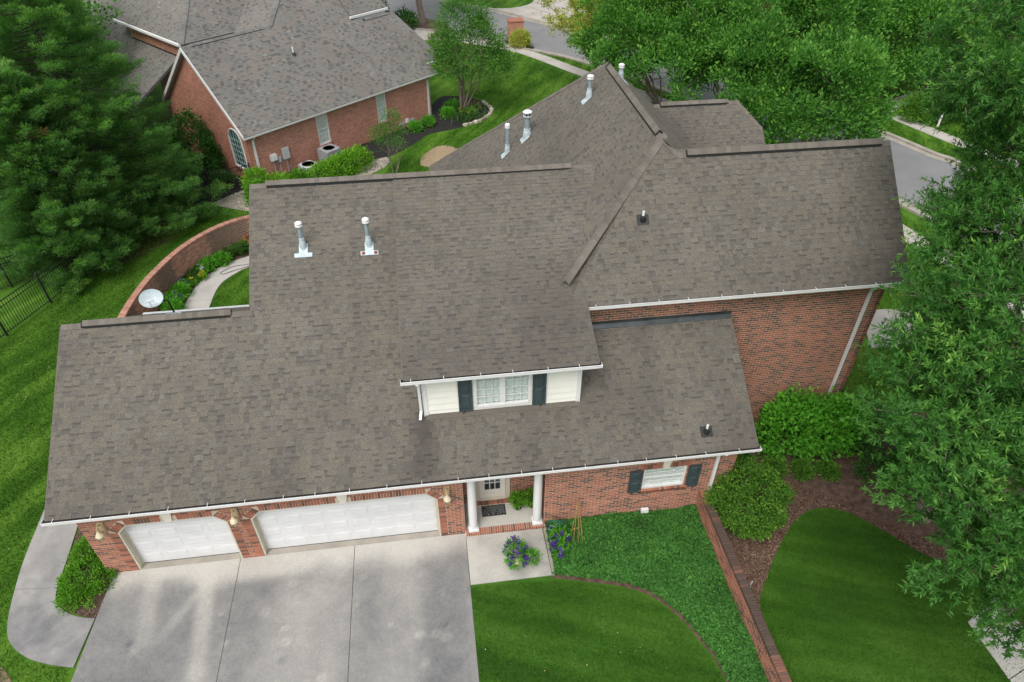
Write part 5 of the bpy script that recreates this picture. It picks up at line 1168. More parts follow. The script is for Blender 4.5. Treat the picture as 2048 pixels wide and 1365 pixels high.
# curved garden wall behind the garage
CW = thing('curved_garden_wall', 'curved brick garden wall with dark streaks round the flower bed', 'garden wall', (-11, 14, 0))
arc = [V3(p[0], p[1], 0) for p in spline([(-11.95, 8.6, 0), (-11.98, 10.2, 0), (-11.9, 11.6, 0), (-11.62, 13.2, 0), (-10.9, 15.2, 0), (-9.75, 16.8, 0), (-8.4, 17.62, 0), (-6.5, 18.1, 0), (-4.5, 18.2, 0)], 12)]
lens = np.r_[0, np.cumsum([np.linalg.norm(b-a) for a, b in zip(arc[:-1], arc[1:])])]
def along(s):
    i = min(max(int(np.searchsorted(lens, s))-1, 0), len(arc)-2); f = (s-lens[i])/(lens[i+1]-lens[i]); p = arc[i]+(arc[i+1]-arc[i])*f
    j, k = max(i-2, 0), min(i+3, len(arc)-1); t = nrm(arc[k]-arc[j]); return p, t, V3(t[1], -t[0], 0)   # inner normal (towards the bed)
CWH = 1.42; core = MB(); CPc = Pieces(); L_ = lens[-1]; st = np.arange(0, L_-.2, .3)
for s in st:
    (p, t_, n_), (q, t2, n2) = along(s), along(min(s+.3, L_-.01)); h = .1
    core.hexa([p+n_*h, q+n2*h, q-n2*h, p-n_*h], [p+n_*h+Z*CWH, q+n2*h+Z*CWH, q-n2*h+Z*CWH, p-n_*h+Z*CWH])
core.build('wall_core', M['mortar'], CW)
k = 0; z = 0.0
while z < CWH-.04:
    s = .05+(.1 if k % 2 else 0)
    while s < L_-.3:
        p, t_, n_ = along(s+.1); st_ = float(np.clip((vnoise(np.array([s]), np.array([z*.12]), .95, 44)[0]-.5)*4.2, 0, .75)*smooth01(z+.3*rng.random(), .15, .75))  # bricks darker in upright streaks, fading out near the ground
        CPc.add(p+n_*.098+Z*(z+BC/2), t_, Z, n_, (.19, BC-.018, .02), float(rng.random()), st_, True)
        if k % 3 == 0: pass
        s += .203
    z += BC; k += 1
s = .04
while s < L_-.1:
    p, t_, n_ = along(s); CPc.add(p+Z*(CWH+.035), n_, t_, Z, (.26, .054, .075), float(rng.random()*.6+.4), float(max(0, rng.normal(.0, .1))), True); s += .068
place_pieces('brick', CPc, M['brick_old'], CW, 300, unit_brick(), BRICK_F)
# flower bed plants
def tuft(name, label, x, y, n, h, L, mat='lf_strap', group=None, spread=.3):
    t = thing(name, label, 'plant', (x, y, 0), group=group); a = rng.random(n)*6.283; lean = .35+.75*rng.random(n); W = .022
    b = np.c_[x+rng.normal(0, spread*.3, n), y+rng.normal(0, spread*.3, n), np.zeros(n)]; d = np.c_[np.cos(a)*lean, np.sin(a)*lean, np.ones(n)]; d = unit(d)
    l = L*(.6+.6*rng.random(n)); m1 = b+d*l[:, None]*.6; d2 = unit(d+np.c_[np.cos(a), np.sin(a), -np.ones(n)*1.2]*.55); e = m1+d2*l[:, None]*.5
    s = np.c_[-np.sin(a), np.cos(a), np.zeros(n)]*W
    Q1 = np.stack([b-s*.6, b+s*.6, m1+s, m1-s], 1); Q2 = np.stack([m1-s, m1+s, e+s*.15, e-s*.15], 1); Q = np.vstack([Q1, Q2]); tt = np.tile(rng.random(n), 2)
    leaf_obj('foliage', Q, tt, M[mat], t); return t
dl_ = 'strappy daylily clumps in the flower bed'
for x, y, n, lb in ((-9.25, 16.75, 150, 'arching daylily clump below the streaked wall near the roof edge'), (-8.75, 17.0, 120, 'arching daylily clump beside the coral flowers'), (-9.75, 16.55, 110, 'smaller daylily clump in the middle of the curved bed'), (-11.0, 14.75, 170, 'bright arching daylily clump beside the yellow flowers'), (-10.75, 15.15, 120, 'daylily clump against the streaked middle of the curved wall')):
    tuft('daylily', lb, x, y, n, .5, .75, group=dl_)
for x, y, r, lb in ((-11.25, 12.9, .38, 'leafy green perennial just behind the satellite dish'), (-11.0, 13.6, .36, 'leafy green perennial beside the dark purple flowers'), (-10.95, 12.4, .34, 'low leafy perennial nearest the garage roof'), (-10.3, 15.6, .36, 'leafy green perennial below the curved wall'), (-9.7, 16.0, .3, 'low leafy green mound at the path edge')):
    bush('perennial', lb, [((x, y, .18), (r, r, .3))], 130, 9, .06, .11, .045, 'lf_hyd', cat='plant', group='leafy perennials in the flower bed', low=-.2, stems=2)
def blooms(name, label, x, y, r, mat, n=22, z=.32):
    t = thing(name, label, 'flowers', (x, y, 0)); P, O = clump_shell([((x, y, z-.1), (r, r, .18))], n, .9, 0); Q, tt = leaf_clumps(P, O, 12, .028, .05, .045, rnd=1.5); leaf_obj('blossom', Q, tt, M[mat], t)
    P, O = clump_shell([((x, y, z-.18), (r, r, .16))], 40, .6, -.2); Q, tt = leaf_clumps(P, O, 8, .05, .09, .04); leaf_obj('foliage', Q, tt, M['lf_hyd'], t)
blooms('yellow_flowers', 'low yellow flowers at the edge of the garden path, nearer the dish', -10.65, 14.35, .12, 'yellowfl', 9); blooms('yellow_flowers', 'low yellow flowers at the path edge beside the pale blooms', -10.3, 14.75, .14, 'yellowfl', 11)
blooms('purple_flowers', 'dark purple flowers beside the satellite dish', -10.95, 12.95, .22, 'purple', 20, .5); blooms('purple_flowers', 'dark purple flowers below the arching daylily', -10.95, 14.05, .2, 'purple', 14, .45)
blooms('white_flowers', 'pale lilac white flowers in the middle of the curved bed', -10.3, 15.2, .25, 'whitefl', 7, .5); blooms('coral_flowers', 'coral red flowers against the wall at the roof edge', -8.7, 17.25, .25, 'redfl', 26, .55)
ground_leaves('ground_cover', S2([(-10.6, 14.6), (-10.2, 15.6), (-9.3, 16.4), (-8.2, 16.9), (-7.5, 17.4), (-8.6, 17.2), (-9.9, 16.4), (-10.8, 15.0), (-10.6, 14.6)], 4), 500, .07, .04, (.04, .16), M['lf_bright'])
t = thing('looped_hose', 'thin grey hose looped on the garden path', 'hose', (-9, 15.5, .03)); MB().tube([V3(*p) for p in spline([(-7.6, 16.05, .045), (-8.43, 15.75, .045), (-9.2, 15.6, .045), (-9.62, 15.2, .045), (-9.5, 15.03, .045), (-9.1, 15.25, .045), (-8.5, 15.55, .045), (-7.6, 15.95, .045)], 6)], .016, 6).build('loop', M['hosegrey'], t)
bush('wall_end_shrub', 'small green shrub at the near end of the curved wall', [((-12.25, 10.9, .35), (.4, .5, .38))], 150, 9, .06, .09, .045, 'lf_hyd', low=-.3)
# iron fences
def fence(pts, label, h=1.45, gap=.118, name='iron_fence', post_r=.035):
    t = thing(name, label, 'fence', (pts[0][0], pts[0][1], 0)); me = MB().bb(-.009, .009, -.009, .009, .06, h-.02).mesh('picket'); me.materials.append(M['black']); pin = PINV(t)
    for i, p in enumerate(pts): MB().bb(p[0]-post_r, p[0]+post_r, p[1]-post_r, p[1]+post_r, 0, h+.06).lathe([(post_r*1.2, h+.06), (post_r*1.2, h+.08), (0, h+.12)], (p[0], p[1], 0), 8).build('post', M['black'], t)
    for a, b in zip(pts[:-1], pts[1:]):
        a, b = V3(*a, 0), V3(*b, 0); L = np.linalg.norm(b-a); d = (b-a)/L; rz = math.atan2(d[1], d[0]); n = int(L/gap)
        for z in (.14, h-.28, h-.06): MB().box((a+b)/2+Z*z, (L, .025, .03), rz=rz).build('rail', M['black'], t)
        for k in range(1, n):
            o = bpy.data.objects.new('picket', me); COL.objects.link(o); o.parent = t; o.matrix_parent_inverse = pin; o.location = a+d*(L*k/n); o.rotation_euler = (0, 0, rz)
fence([(-18.2, 9.5), (-17.24, 11.68), (-16.36, 13.8), (-15.55, 16.05)], 'black iron picket fence along the near lawn edge, below the conifers')
fence([(-20.6, 13.4), (-18.5, 15.26), (-16.57, 16.9)], 'black iron picket fence standing behind the nearer one, partly under the conifer')
fence([(-13.6, 23.6), (-11.6, 23.2), (-9.5, 23.75)], 'short black iron fence joining the conifers to the neighbour house corner', h=1.3)
chips('pine_straw', [(-16.9, 15.2), (-14.4, 16.2), (-12.6, 18.2), (-11.6, 20.4), (-13, 22.5), (-18.5, 19), (-18.5, 16.5)], 240, .14, .02, M['chips'])

# ------------------------------------------------------------------ conifers on the left
def conifer(base, H_, R0, label, seed, nb=230, skip=.7):
    global rng
    rng = np.random.default_rng(seed); b = V3(*base); t = thing('conifer', label, 'conifer', base, group='tall dark conifers beside the iron fence')
    Qs, Ts = [], []; tr = MB(); tr.tube([b, b+V3(.05, 0, H_*.5), b+V3(0, .05, H_*.97)], [.26, .17, .02], 9)
    for i in range(nb):
        f = (i+.5)/nb; z = H_*(.04+.96*f**1.1); a = i*2.39996+rng.normal(0, .25); rr = R0*(1-z/H_)**.62*(.82+.36*rng.random()); rr = max(rr, .35)
        d = V3(math.cos(a), math.sin(a), 0); side = V3(-d[1], d[0], 0); o = b+V3(0, 0, z); tip = o+d*rr+Z*(rr*(.2*rng.random()+.02)-.03*rr*rr)
        tr.tube([o, o*.5+tip*.5-Z*.06*rr, tip], [.035, .022, .006], 4, cap=False); bt = rng.normal(.42, .13); dead = rng.random() < .006
        for k in range(int(3+rr*2.6)):              # plumes along the outer part of the branch
            u = 1.0 if k == 0 else math.sqrt(.1+.8*rng.random()); c = o+(tip-o)*u+side*rng.normal(0, .14+.2*rr*(1-u))+Z*rng.normal(.02, .1)
            ax = nrm(d*.75+side*rng.normal(0, .45)+Z*(.3+.25*rng.random())); n = 150; v = rng.random(n)**.8; lat = unit(rng.normal(size=(n, 3))); lat -= (lat@ax)[:, None]*ax
            rad = (.25+.12*rng.random())*np.sin(np.pi*np.clip(v*.86+.08, 0, 1))**.8*rng.random(n)**.4
            P = c+ax*((v-.45)*.95)[:, None]+lat*rad[:, None]*np.array([1, 1, .5]); D = unit(ax+lat*.75+np.array([0, 0, .15]))
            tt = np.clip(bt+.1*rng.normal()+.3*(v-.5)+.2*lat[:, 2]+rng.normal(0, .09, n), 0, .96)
            if dead and k < 2: tt[:] = 1.0
            Qs.append(leaf_quads(P, D, .14*(.6+.7*rng.random(n)), .03, np.tile((0, 0, 1.), (n, 1)))); Ts.append(tt)
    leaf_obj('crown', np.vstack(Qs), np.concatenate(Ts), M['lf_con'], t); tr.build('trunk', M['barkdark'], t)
conifer((-16.4, 17.3, 0), 8.5, 3.1, 'tall dark green conifer whose trunk stands right behind the iron fence', 3)
conifer((-15.8, 20.6, 0), 12.0, 5.0, 'dark green conifer nearer the neighbour brick gable, branches over the lawn', 4)
conifer((-20.0, 23.5, 0), 13.0, 4.6, 'dark conifer farther behind the other two at the picture edge', 6, 200)
rng = np.random.default_rng(77)
tree('leafy_tree', 'brighter green deciduous tree behind the conifers by the neighbour roof', (-23, 33, 0), (-23, 33, 9), [((-23.5, 33, 8), (4.5, 4.5, 5)), ((-20.5, 31, 6.5), (3.2, 3.2, 3.6)), ((-27, 30, 7), (4, 4, 5))], 1500, 16, .35, .26, .14, 'lf_myrtle', r0=.25)
bush('laurel_shrub', 'tall dark green rounded shrub against the neighbour gable wall', [((-12.9, 26.4, 1.5), (1.05, 1.05, 1.65)), ((-12.4, 25.6, 1.0), (.95, .9, 1.25))], 620, 12, .13, .14, .07, 'lf_dark', low=-.8, inner=.8)
bush('low_shrub', 'low dark shrub behind the short iron fence', [((-11.2, 23.9, .35), (.6, .5, .45))], 160, 9, .08, .12, .05, 'lf_dark')

# ------------------------------------------------------------------ big willow oak at the right
rng = np.random.default_rng(21)
def oak():
    base = (13.9, -1.2, 0); t = thing('oak_tree', 'big willow oak with long narrow leaves hanging over the lawn at right', 'tree', base)
    ells = [((13.3, 1.9, 12.2), (1.6, 1.9, 1.7)), ((14.2, .9, 10.3), (1.5, 2.0, 1.5)), ((12.8, -.5, 8.8), (1.55, 1.9, 1.6)), ((11.4, -1.9, 8.2), (1.3, 1.6, 1.1)), ((10.15, -2.1, 7.7), (.75, .8, .6)), ((10.2, -3.2, 7.1), (1.3, 1.5, 1.1)), ((9.9, -4.6, 6.2), (.9, 1.1, .9)), ((11.5, -4.0, 6.3), (1.6, 1.7, 1.5)), ((10.3, -5.7, 5.5), (.9, 1.1, 1.0)), ((11.2, -6.3, 5.1), (1.2, 1.2, 1.2)), ((12.3, -6.6, 5.0), (1.3, 1.2, 1.2)), ((14.0, -1.6, 7.2), (2.7, 2.7, 2.6)), ((15.2, 1.4, 9.3), (2.3, 2.4, 2.4)), ((13.2, -4.4, 6.0), (2.2, 2.2, 2.0)), ((12.0, -2.6, 8.4), (1.7, 1.8, 1.7))]
    P, O = clump_shell(ells, 760, .58, -.7, .28)
    # every bough carries twigs, every twig a brush of leaves
    nt_ = 20; idx = np.repeat(np.arange(len(P)), nt_); m = len(idx)
    C = P[idx]+rng.normal(size=(m, 3))*np.array([.24, .24, .17]); A = unit(O[idx]*.8+rng.normal(size=(m, 3))*.5+np.array([0, 0, .05]))
    per = 22; j = np.repeat(np.arange(m), per); k = rng.random(len(j)); lat = unit(rng.normal(size=(len(j), 3)))
    B = C[j]+A[j]*(k*.34)[:, None]; D = unit(A[j]*.75+lat*.75+np.array([0, 0, .05]))
    bt = np.clip(rng.normal(.42, .17, len(P)), 0, 1); tt = np.clip(bt[idx][j]+.22*(k-.45)+rng.normal(0, .12, len(j))+rng.normal(0, .09, m)[j], 0, 1)
    r = np.tile((0, 0, 1.0), (len(j), 1))+O[idx][j]*.3
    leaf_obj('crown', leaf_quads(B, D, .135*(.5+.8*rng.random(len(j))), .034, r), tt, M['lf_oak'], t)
    tr = MB(); b = V3(*base); tr.tube([b, b+V3(-.15, -.2, 3), b+V3(-.3, -.5, 7), b+V3(-.3, -.3, 11)], [.3, .24, .16, .05], 10)
    for i in rng.permutation(len(P))[:150]:
        z = min(max(P[i][2]-1.5, 2.5), 10); limb(tr, b+V3(-.03*z, -.06*z, z), P[i]*.85+.15*(b+Z*z), .03, .008, .06, 5)
    for i in rng.permutation(m)[:1500]:
        q = P[idx[i]]; tr.tube([q-O[idx[i]]*.25, C[i], C[i]+A[i]*.3], [.009, .006, .003], 3, cap=False)
    tr.build('trunk', M['barkpale'], t)
oak()

# ------------------------------------------------------------------ trees beyond the house
cm = 'crape myrtles behind the house'
def myrtle(base, ells, label, n, group=cm, stems=9, mat='lf_myrtle', L=.2, W=.11, per=15, rad=.2, r0=.07, top=None, low=-.65):
    top = top or V3(*ells[0][0]); tree('crape_myrtle', label, base, top, ells, n, per, rad, L, W, mat, 'barkpale', r0, stems, group=group, spread=.28, limbs=36, inner=.6, low=low, upb=.4, tvar=.16, two=(int(n*.068), 26, .92))
myrtle((16.0, 32.0, 0), [((13.2, 32.6, 4.3), (2.7, 2.7, 2.6)), ((15.9, 33.2, 5.4), (3.4, 3.2, 3.2)), ((14.4, 29.6, 3.6), (2.6, 2.4, 2.2)), ((17.4, 31.0, 5.6), (2.6, 2.6, 2.8))], 'wide crape myrtle rising behind the peak of the rear ridge', 1700)
myrtle((19.0, 27.4, 0), [((18.4, 29.6, 5.4), (3.0, 2.8, 2.8)), ((20.1, 27.6, 6.2), (3.3, 3.2, 2.9)), ((17.2, 26.6, 4.0), (2.2, 2.2, 1.7)), ((19.4, 24.6, 4.6), (2.6, 2.6, 2.2)), ((21.4, 29.0, 6.6), (2.6, 2.6, 2.6))], 'middle crape myrtle with slim stems above the small rear roof', 1900)
myrtle((21.4, 22.0, 0), [((22.3, 25.4, 6.3), (2.8, 2.8, 2.7)), ((20.6, 21.4, 4.6), (2.6, 2.4, 2.3)), ((22.4, 21.4, 3.6), (1.8, 1.9, 2.2)), ((22.7, 24.2, 4.6), (1.6, 2.2, 2.5)), ((19.4, 21.6, 3.0), (1.6, 1.5, 1.4))], 'crape myrtle nearest the street, leaning over the kerb', 1700)
rng = np.random.default_rng(9)
fb = 'street trees across the road'
tree('street_tree', 'leafy tree across the road above the clipped hedge', (34.5, 30.5, 0), (34.5, 30.5, 6.5), [((33.4, 32.4, 4.6), (3.6, 3.2, 2.8)), ((36.7, 32.4, 5.0), (3.6, 3.4, 3.0)), ((34.4, 30.2, 4.4), (2.8, 2.0, 1.5)), ((31.6, 31.8, 3.8), (2.4, 2.4, 2.2)), ((38.5, 30.5, 4.6), (3, 3, 2.6))], 1900, 12, .24, .24, .13, 'lf_myrtle', r0=.16, stems=3, group=fb, two=(150, 20, 1.0), toff=.08)
tree('street_tree', 'bigger leafy tree across the road rising behind the hedge tree', (37, 40, 0), (37, 40, 8), [((36.5, 40, 7.2), (4.5, 4, 3.6)), ((33, 41.5, 6.2), (3.2, 3.2, 3)), ((41, 39, 7), (4, 4, 4))], 1500, 12, .3, .3, .17, 'lf_myrtle', r0=.25, group=fb, toff=.1, two=(120, 20, 1.2))
tree('street_tree', 'distant leafy tree beyond the road at the top edge', (28, 47, 0), (28, 47, 8), [((28, 47, 6.4), (4, 4, 3.4)), ((31.2, 45, 5.6), (3.2, 3, 3)), ((24.8, 49, 6.4), (3.4, 3.4, 3))], 1300, 12, .3, .32, .18, 'lf_myrtle', r0=.22, group=fb, toff=.04, two=(110, 20, 1.2))
tree('street_tree', 'distant darker tree behind the street at the corner of the view', (46, 45, 0), (46, 45, 10), [((46, 45, 9), (5.5, 5, 5.5)), ((41, 47, 8), (4.4, 4, 5))], 800, 18, .6, .36, .2, 'lf_dark', r0=.3, group=fb, toff=.15)
# small feathery tree on the neighbour lawn
tree('lawn_tree', 'small rounded feathery green tree with pale forking stems on the neighbour lawn', (2.65, 33.3, 0), (3.0, 33.4, 4.2), [((3.3, 33.4, 4.0), (2.3, 2.2, 1.9)), ((2.9, 33.6, 5.5), (1.7, 1.7, 1.3)), ((4.8, 32.9, 3.2), (1.3, 1.3, 1.1)), ((2.0, 33.0, 3.4), (1.2, 1.3, 1.2))], 620, 24, .24, .2, .06, 'lf_maple', 'barkpale', .075, 6, spread=.24, limbs=30, inner=.5, low=-.7, flat=.45, upb=.2)
# sparse yellow tree
def sparse():
    t = thing('sparse_tree', 'sparse yellow green tree with thin bare branches beside the street', 'tree', (12.4, 36.6, 0)); m = MB(); Qs = []; Ts = []
    b = V3(12.4, 36.6, 0)
    for tip in ((8.2, 38.0, 6.0), (8.9, 36.6, 4.6), (9.0, 33.6, 5.6), (9.6, 36.0, 5.0), (9.4, 36.2, 7.4), (10.4, 37.5, 8.4), (11.0, 35.0, 6.6), (11.9, 37.8, 8.6), (12.9, 36.3, 8.2), (10.4, 34.4, 4.6), (12.2, 34.8, 6.8), (13.6, 37.5, 7.4)):
        tip = V3(*tip); o = b+Z*(1.2+1.5*rng.random()); mid = o*.5+tip*.5+V3(0, 0, .5); m.tube([b, o, mid, tip], [.07, .05, .03, .008], 6)
        for k in range(34):
            f = .25+.75*rng.random(); q = o*(1-f)+tip*f+Z*.5*math.sin(f*3.1); e = q+rng.normal(size=3)*V3(.55, .55, .35); m.tube([q, (q+e)/2+V3(0, 0, .05), e], [.012, .008, .003], 3, cap=False)
            P = q+(e-q)*rng.random((20, 1))+rng.normal(size=(20, 3))*.09; Qs.append(leaf_quads(P, unit(rng.normal(size=(20, 3))+np.array([0, 0, -.3])), .19, .07)); Ts.append(rng.random(20))
    leaf_obj('crown', np.vstack(Qs), np.concatenate(Ts), M['lf_yellow'], t); m.build('trunk', M['barkpale'], t)
sparse()
tree('young_tree', 'slim young flowering tree beside the pebble bed, seen past the roof ridge', (-1.85, 24.5, 0), (-1.8, 24.6, 2.2), [((-1.9, 24.6, 2.1), (.95, .9, .8)), ((-1.7, 24.8, 3.0), (.5, .5, .5)), ((-2.5, 24.5, 2.3), (.5, .5, .4))], 170, 12, .12, .12, .05, 'lf_maple', 'barkpale', .028, 4, spread=.15, limbs=16, inner=.3)
bush('clipped_hedge', 'long dark clipped hedge across the road beside the sidewalk', [((32.4, 27.9, .6), (1.4, .95, .85)), ((33.9, 27.8, .6), (1.4, .95, .85)), ((35.3, 27.7, .6), (1.4, .95, .85)), ((36.7, 27.6, .6), (1.4, .95, .85))], 900, 12, .16, .2, .08, 'lf_box', cat='hedge', low=-.4, stems=0, toff=.1)
t = thing('marker_post', 'short white marker post standing on the grass across the road', 'post', (32.6, 26.5, 0)); MB().bb(32.55, 32.65, 26.46, 26.54, 0, .95).bb(32.54, 32.66, 26.45, 26.55, .95, 1.0).build('post_body', M['white'], t)

# ------------------------------------------------------------------ neighbour house (built in its own axes: a along the eave, w inwards)
NA = R_(41.15); Rn = np.array([[math.cos(NA), -math.sin(NA), 0], [math.sin(NA), math.cos(NA), 0], [0, 0, 1]]); NO = V3(-9.32, 23.5, 0)
NH = thing('neighbour_house', 'neighbouring brick house with grey multi-gabled shingle roof and white gutters', 'house', tuple(NO), NA)
CUR = (Rn, NO)
nz = lambda w: 2.9+.85*w; nzr = lambda w: nz(4.27)-.85*(w-4.27)
nzB = lambda w: 6.0+.85*(w-6.6); nzL = lambda a: 6.0+.85*(a-1.1); nzC = lambda a: 5.0+.6*(a-1.3); nzM = lambda a: 6.53+.61*(a-5.3)
NB = Pieces(); m = MB()
FWN = [(4.62, 5.4, .85, 2.58), (9.0, 9.72, .85, 2.58)]
wall_cells(m, (0, .3, 0), X, -Y, .2, 13.4, -.1, 2.95, FWN)
wall_cells(m, (.2, 0, 0), Y, -X, .3, 8.3, -.1, 3.1, [(.75, 1.95, .7, 2.9)])
m.poly([(.2, .3, 3.1), (.2, 8.3, 3.1), (.2, 4.27, 6.4)]); m.bb(13.26, 13.4, .44, 3, -.1, 2.95)
m.poly([(1.35, 6.8, 4.6), (1.35, 13.5, 4.6), (1.35, 13.5, 5.95), (1.35, 6.8, 5.95)]); m.bb(-2.0, -1.86, 8.4, 22, 0, 3.0); m.bb(1.6, 13.4, 12, 12.14, 0, 5)
m.build('wall', M['mortar_far'], NH)
ft = lambda: float(np.clip(rng.normal(.5, .25), 0, 1))
lay_bricks(NB, (0, .3, 0), X, -Y, .2, 13.4, 0, 2.9, lambda z: [(a, b) for a, b, c, d in FWN if c-.08 < z < d], tintf=ft)
lay_bricks(NB, (.2, 0, 0), Y, -X, .3, 8.3, 0, 6.3, lambda z: [(.68, 2.02)] if .68 < z < 2.3 else ([(1.35-math.sqrt(max(.67**2-(z-2.3)**2, 0)), 1.35+math.sqrt(max(.67**2-(z-2.3)**2, 0)))] if 2.3 <= z < 2.97 else []), limits=lambda z: (.3, 8.3) if z < 3.0 else ((z-2.75)/.85, 8.54-(z-2.75)/.85), tintf=ft)
lay_bricks(NB, (1.35, 0, 0), Y, -X, 6.8, 13.4, 4.6, 5.9, tintf=ft)
for i in range(14):
    for s0 in (4.55, 8.93): NB.add(V3(s0+.92*(i+.5)/14, .27, .8), X, Z, -Y, (.055, .1, .07), ft(), 0, True)
for i in range(15):
    a = math.pi*(i+.5)/15; NB.add(V3(.19, 1.35-math.cos(a)*.76, 2.3+math.sin(a)*.76), nrm((0, -math.cos(a), math.sin(a))), nrm((0, math.sin(a), math.cos(a))), -X, (.18, .09, .02), ft()*.6, 0, True)
place_pieces('brick', NB, M['brick_far'], NH, 0, unit_brick(), BRICK_F)
for a, b, c, d in FWN: window(NH, (0, .3, 0), X, -Y, a, b, c, d, 3, 6, split=3, fr=.065, joinp=True, proud=-.02)
# arched window in the gable
aw = MB(); gl = MB(); bk = MB(); mu = MB(); yc, zc, r = 1.35, 2.3, .62; x0 = .17
pr = [(yc-r, .74), (yc-r, zc)]+[(yc-r*math.cos(t), zc+r*math.sin(t)) for t in np.linspace(.15, 3.0, 14)]+[(yc+r, zc), (yc+r, .74)]
gl.poly([(x0+.03, y, z) for y, z in pr]); bk.poly([(x0+.09, y, z) for y, z in pr])
for p, q in zip(pr, pr[1:]+pr[:1]): aw.tube([(x0+.01, *p), (x0+.01, *q)], .045, 6)
for i in range(1, 5): y = yc-r+2*r*i/5; mu.bb(x0+.012, x0+.03, y-.012, y+.012, .74, zc+math.sqrt(max(r*r-(y-yc)**2, 0)))
for j in range(1, 6): z = .74+1.56*j/5; mu.bb(x0+.01, x0+.028, yc-r, yc+r, z-.012, z+.012)
AWI = aw.build('arched_window', M['white'], NH); gl.build('pane', M['teal_glass'], AWI); bk.build('backing', M['teal'], AWI); mu.build('muntin', M['galvlight'], AWI)
MB().bb(.1, .22, .6, 2.1, .6, .7).build('window_sill', M['brick_far'], AWI)
rd = MB()
rd.slab([(0, 0, nz(0)), (13.9, 0, nz(0)), (13.5, .6, nz(.6)), (14.2, .62, nz(.62)), (14.7, 1.13, nz(1.13)), (13.6, 3.5, nz(3.5)), (10.9, 3.5, nz(3.5)), (10.9, 4.27, nz(4.27)), (0, 4.27, nz(4.27))], .16)
rd.slab([(0, 4.27, nz(4.27)), (5.3, 4.27, nz(4.27)), (5.3, 8.6, nzr(8.6)), (0, 8.6, nzr(8.6))], .16)
rd.slab([(5.3, 4.27, nz(4.27)), (13.4, 4.27, nz(4.27)), (14, 9, nz(9)), (11.7, 9, nz(9))], .16); rd.slab([(10.9, 3.5, nz(3.5)), (13.6, 3.5, nz(3.5)), (13.6, 5.5, 4.2), (10.9, 5.5, 4.2)], .1)
rd.slab([(10.5, 3.75, 6.2), (13.35, 3.75, 6.2), (12.6, 9, 6.2+.85*5.25), (10.5, 9, 6.2+.85*5.25)], .1)
rd.slab([(5.3, 4.27, nzM(5.3)), (5.3+4.7/.61*.85*.8, 9, nzM(5.3)+3.2), (5.0, 16, nzM(5.3)), (3, 14, nzM(3)), (3.6, 6, nzM(3.6))], .05)
rd.slab([(1.1, 6.6, 6.0), (6.5, 6.6, 6.0), (9, 13.5, nzB(13.5)), (8.0, 13.5, nzB(13.5))], .12); rd.slab([(1.1, 6.6, 6.0), (8, 13.5, nzL(8)), (4.5, 19, nzL(4.5)), (1.1, 14.5, 6.0)], .12)
rd.slab([(1.35, 7.9, nzC(1.35)), (-2.3, 7.9, nzC(-2.3)), (-2.3, 22, nzC(-2.3)), (1.35, 22, nzC(1.35))], .14)
rd.slab([(1.35, 13.5, nzC(1.35)), (1.35, 24, nzC(1.35)), (5, 24, nzC(5)), (5, 13.5, nzC(5))], .1)
rd.build('roof', M['cap_far'], NH)
SP, ST = Pieces(), Trap(); cn = ang(.85)
def iv_n(s):
    w = s*cn
    if w < .6: return (0, 13.9-w*.67)
    if w < 1.13: return (0, 14.2+(w-.62))
    if w < 3.5: return (0, 14.7-(w-1.13)*.464)
    return (0, 10.9)
lay_shingles(SP, ST, (0, -.03, nz(-.03)), X, (0, 1, .85), 4.3/cn, iv_n, seed=21, tabw=(.12, .3))
lay_shingles(SP, ST, (0, 4.27, nz(4.27)), X, (0, 1, .85), 4.6/cn, lambda s: (5.3+s*cn*1.36, 10.5), seed=22, tabw=(.12, .3))
lay_shingles(SP, ST, (0, 3.73, 6.2), X, (0, 1, .85), 5.2/cn, lambda s: (10.5, 13.35-s*cn*.14), seed=23, tabw=(.12, .3))
lay_shingles(SP, ST, (0, 6.6, 6.0), X, (0, 1, .85), 6.9/cn, lambda s: (1.1+s*cn, 6.5+s*cn*.36), seed=24, tabw=(.12, .3))
lay_shingles(SP, ST, (1.07, 0, nzL(1.07)), -Y, (1, 0, .85), 6.9/cn, lambda s: (-14.5-s*cn*1.2, -6.6-s*cn), seed=25, tabw=(.12, .3))
co = ang(.6); lay_shingles(SP, ST, (-2.33, 0, nzC(-2.33)), -Y, (1, 0, .6), 7.3/co, lambda s: (-22, -7.9) if s*co < 3.7 else (-24, -13.5), seed=26, tabw=(.12, .3))
cM = ang(.61); lay_shingles(SP, ST, (3.4, 0, nzM(3.4)), -Y, (1, 0, .61), 5.2/cM, lambda s: (-14, -(4.27+max(0, s*cM-1.9)*.735) if s*cM > 1.9 else -6.2+s*cM), seed=27, tabw=(.12, .3))
merge_trap(SP, ST, 'shingle', M['shingle_far'], NH, 0)
for nm, p, q, l, r_ in (('ridge_vent', (.05, 4.27, nz(4.27)), (5.3, 4.27, nz(4.27)), (0, -1, -.85), (0, 1, -.85)), ('hip_cap', (1.1, 6.6, 6.0), (7.6, 13.1, nzB(13.1)), (1, -1, -.4), (-1, 1, -.4)), ('hip_cap', (5.3, 4.27, nz(4.27)), (9.4, 7.3, nz(7.3)), (1, -1, -.4), (-1, 1, -.5)), ('ridge_vent', (10.9, 3.5, nz(3.5)), (13.6, 3.5, nz(3.5)), (0, -1, -.85), (0, 1, -.7)), ('hip_cap', (14.65, 1.13, nz(1.13)), (13.6, 3.5, nz(3.5)), (-1, -.4, -.5), (1, .4, -.6))):
    cap_line(nm, p, q, l, r_, NH, M['cap_far'], half=.15, joined=True, lift=vl(.4, .5, .05) if nm == 'ridge_vent' else (lambda t, L: .015), vent=M['vent'])
gutter(NH, -.04, 13.95, -.14, 2.86, hang=99, first=50, dirt=False)
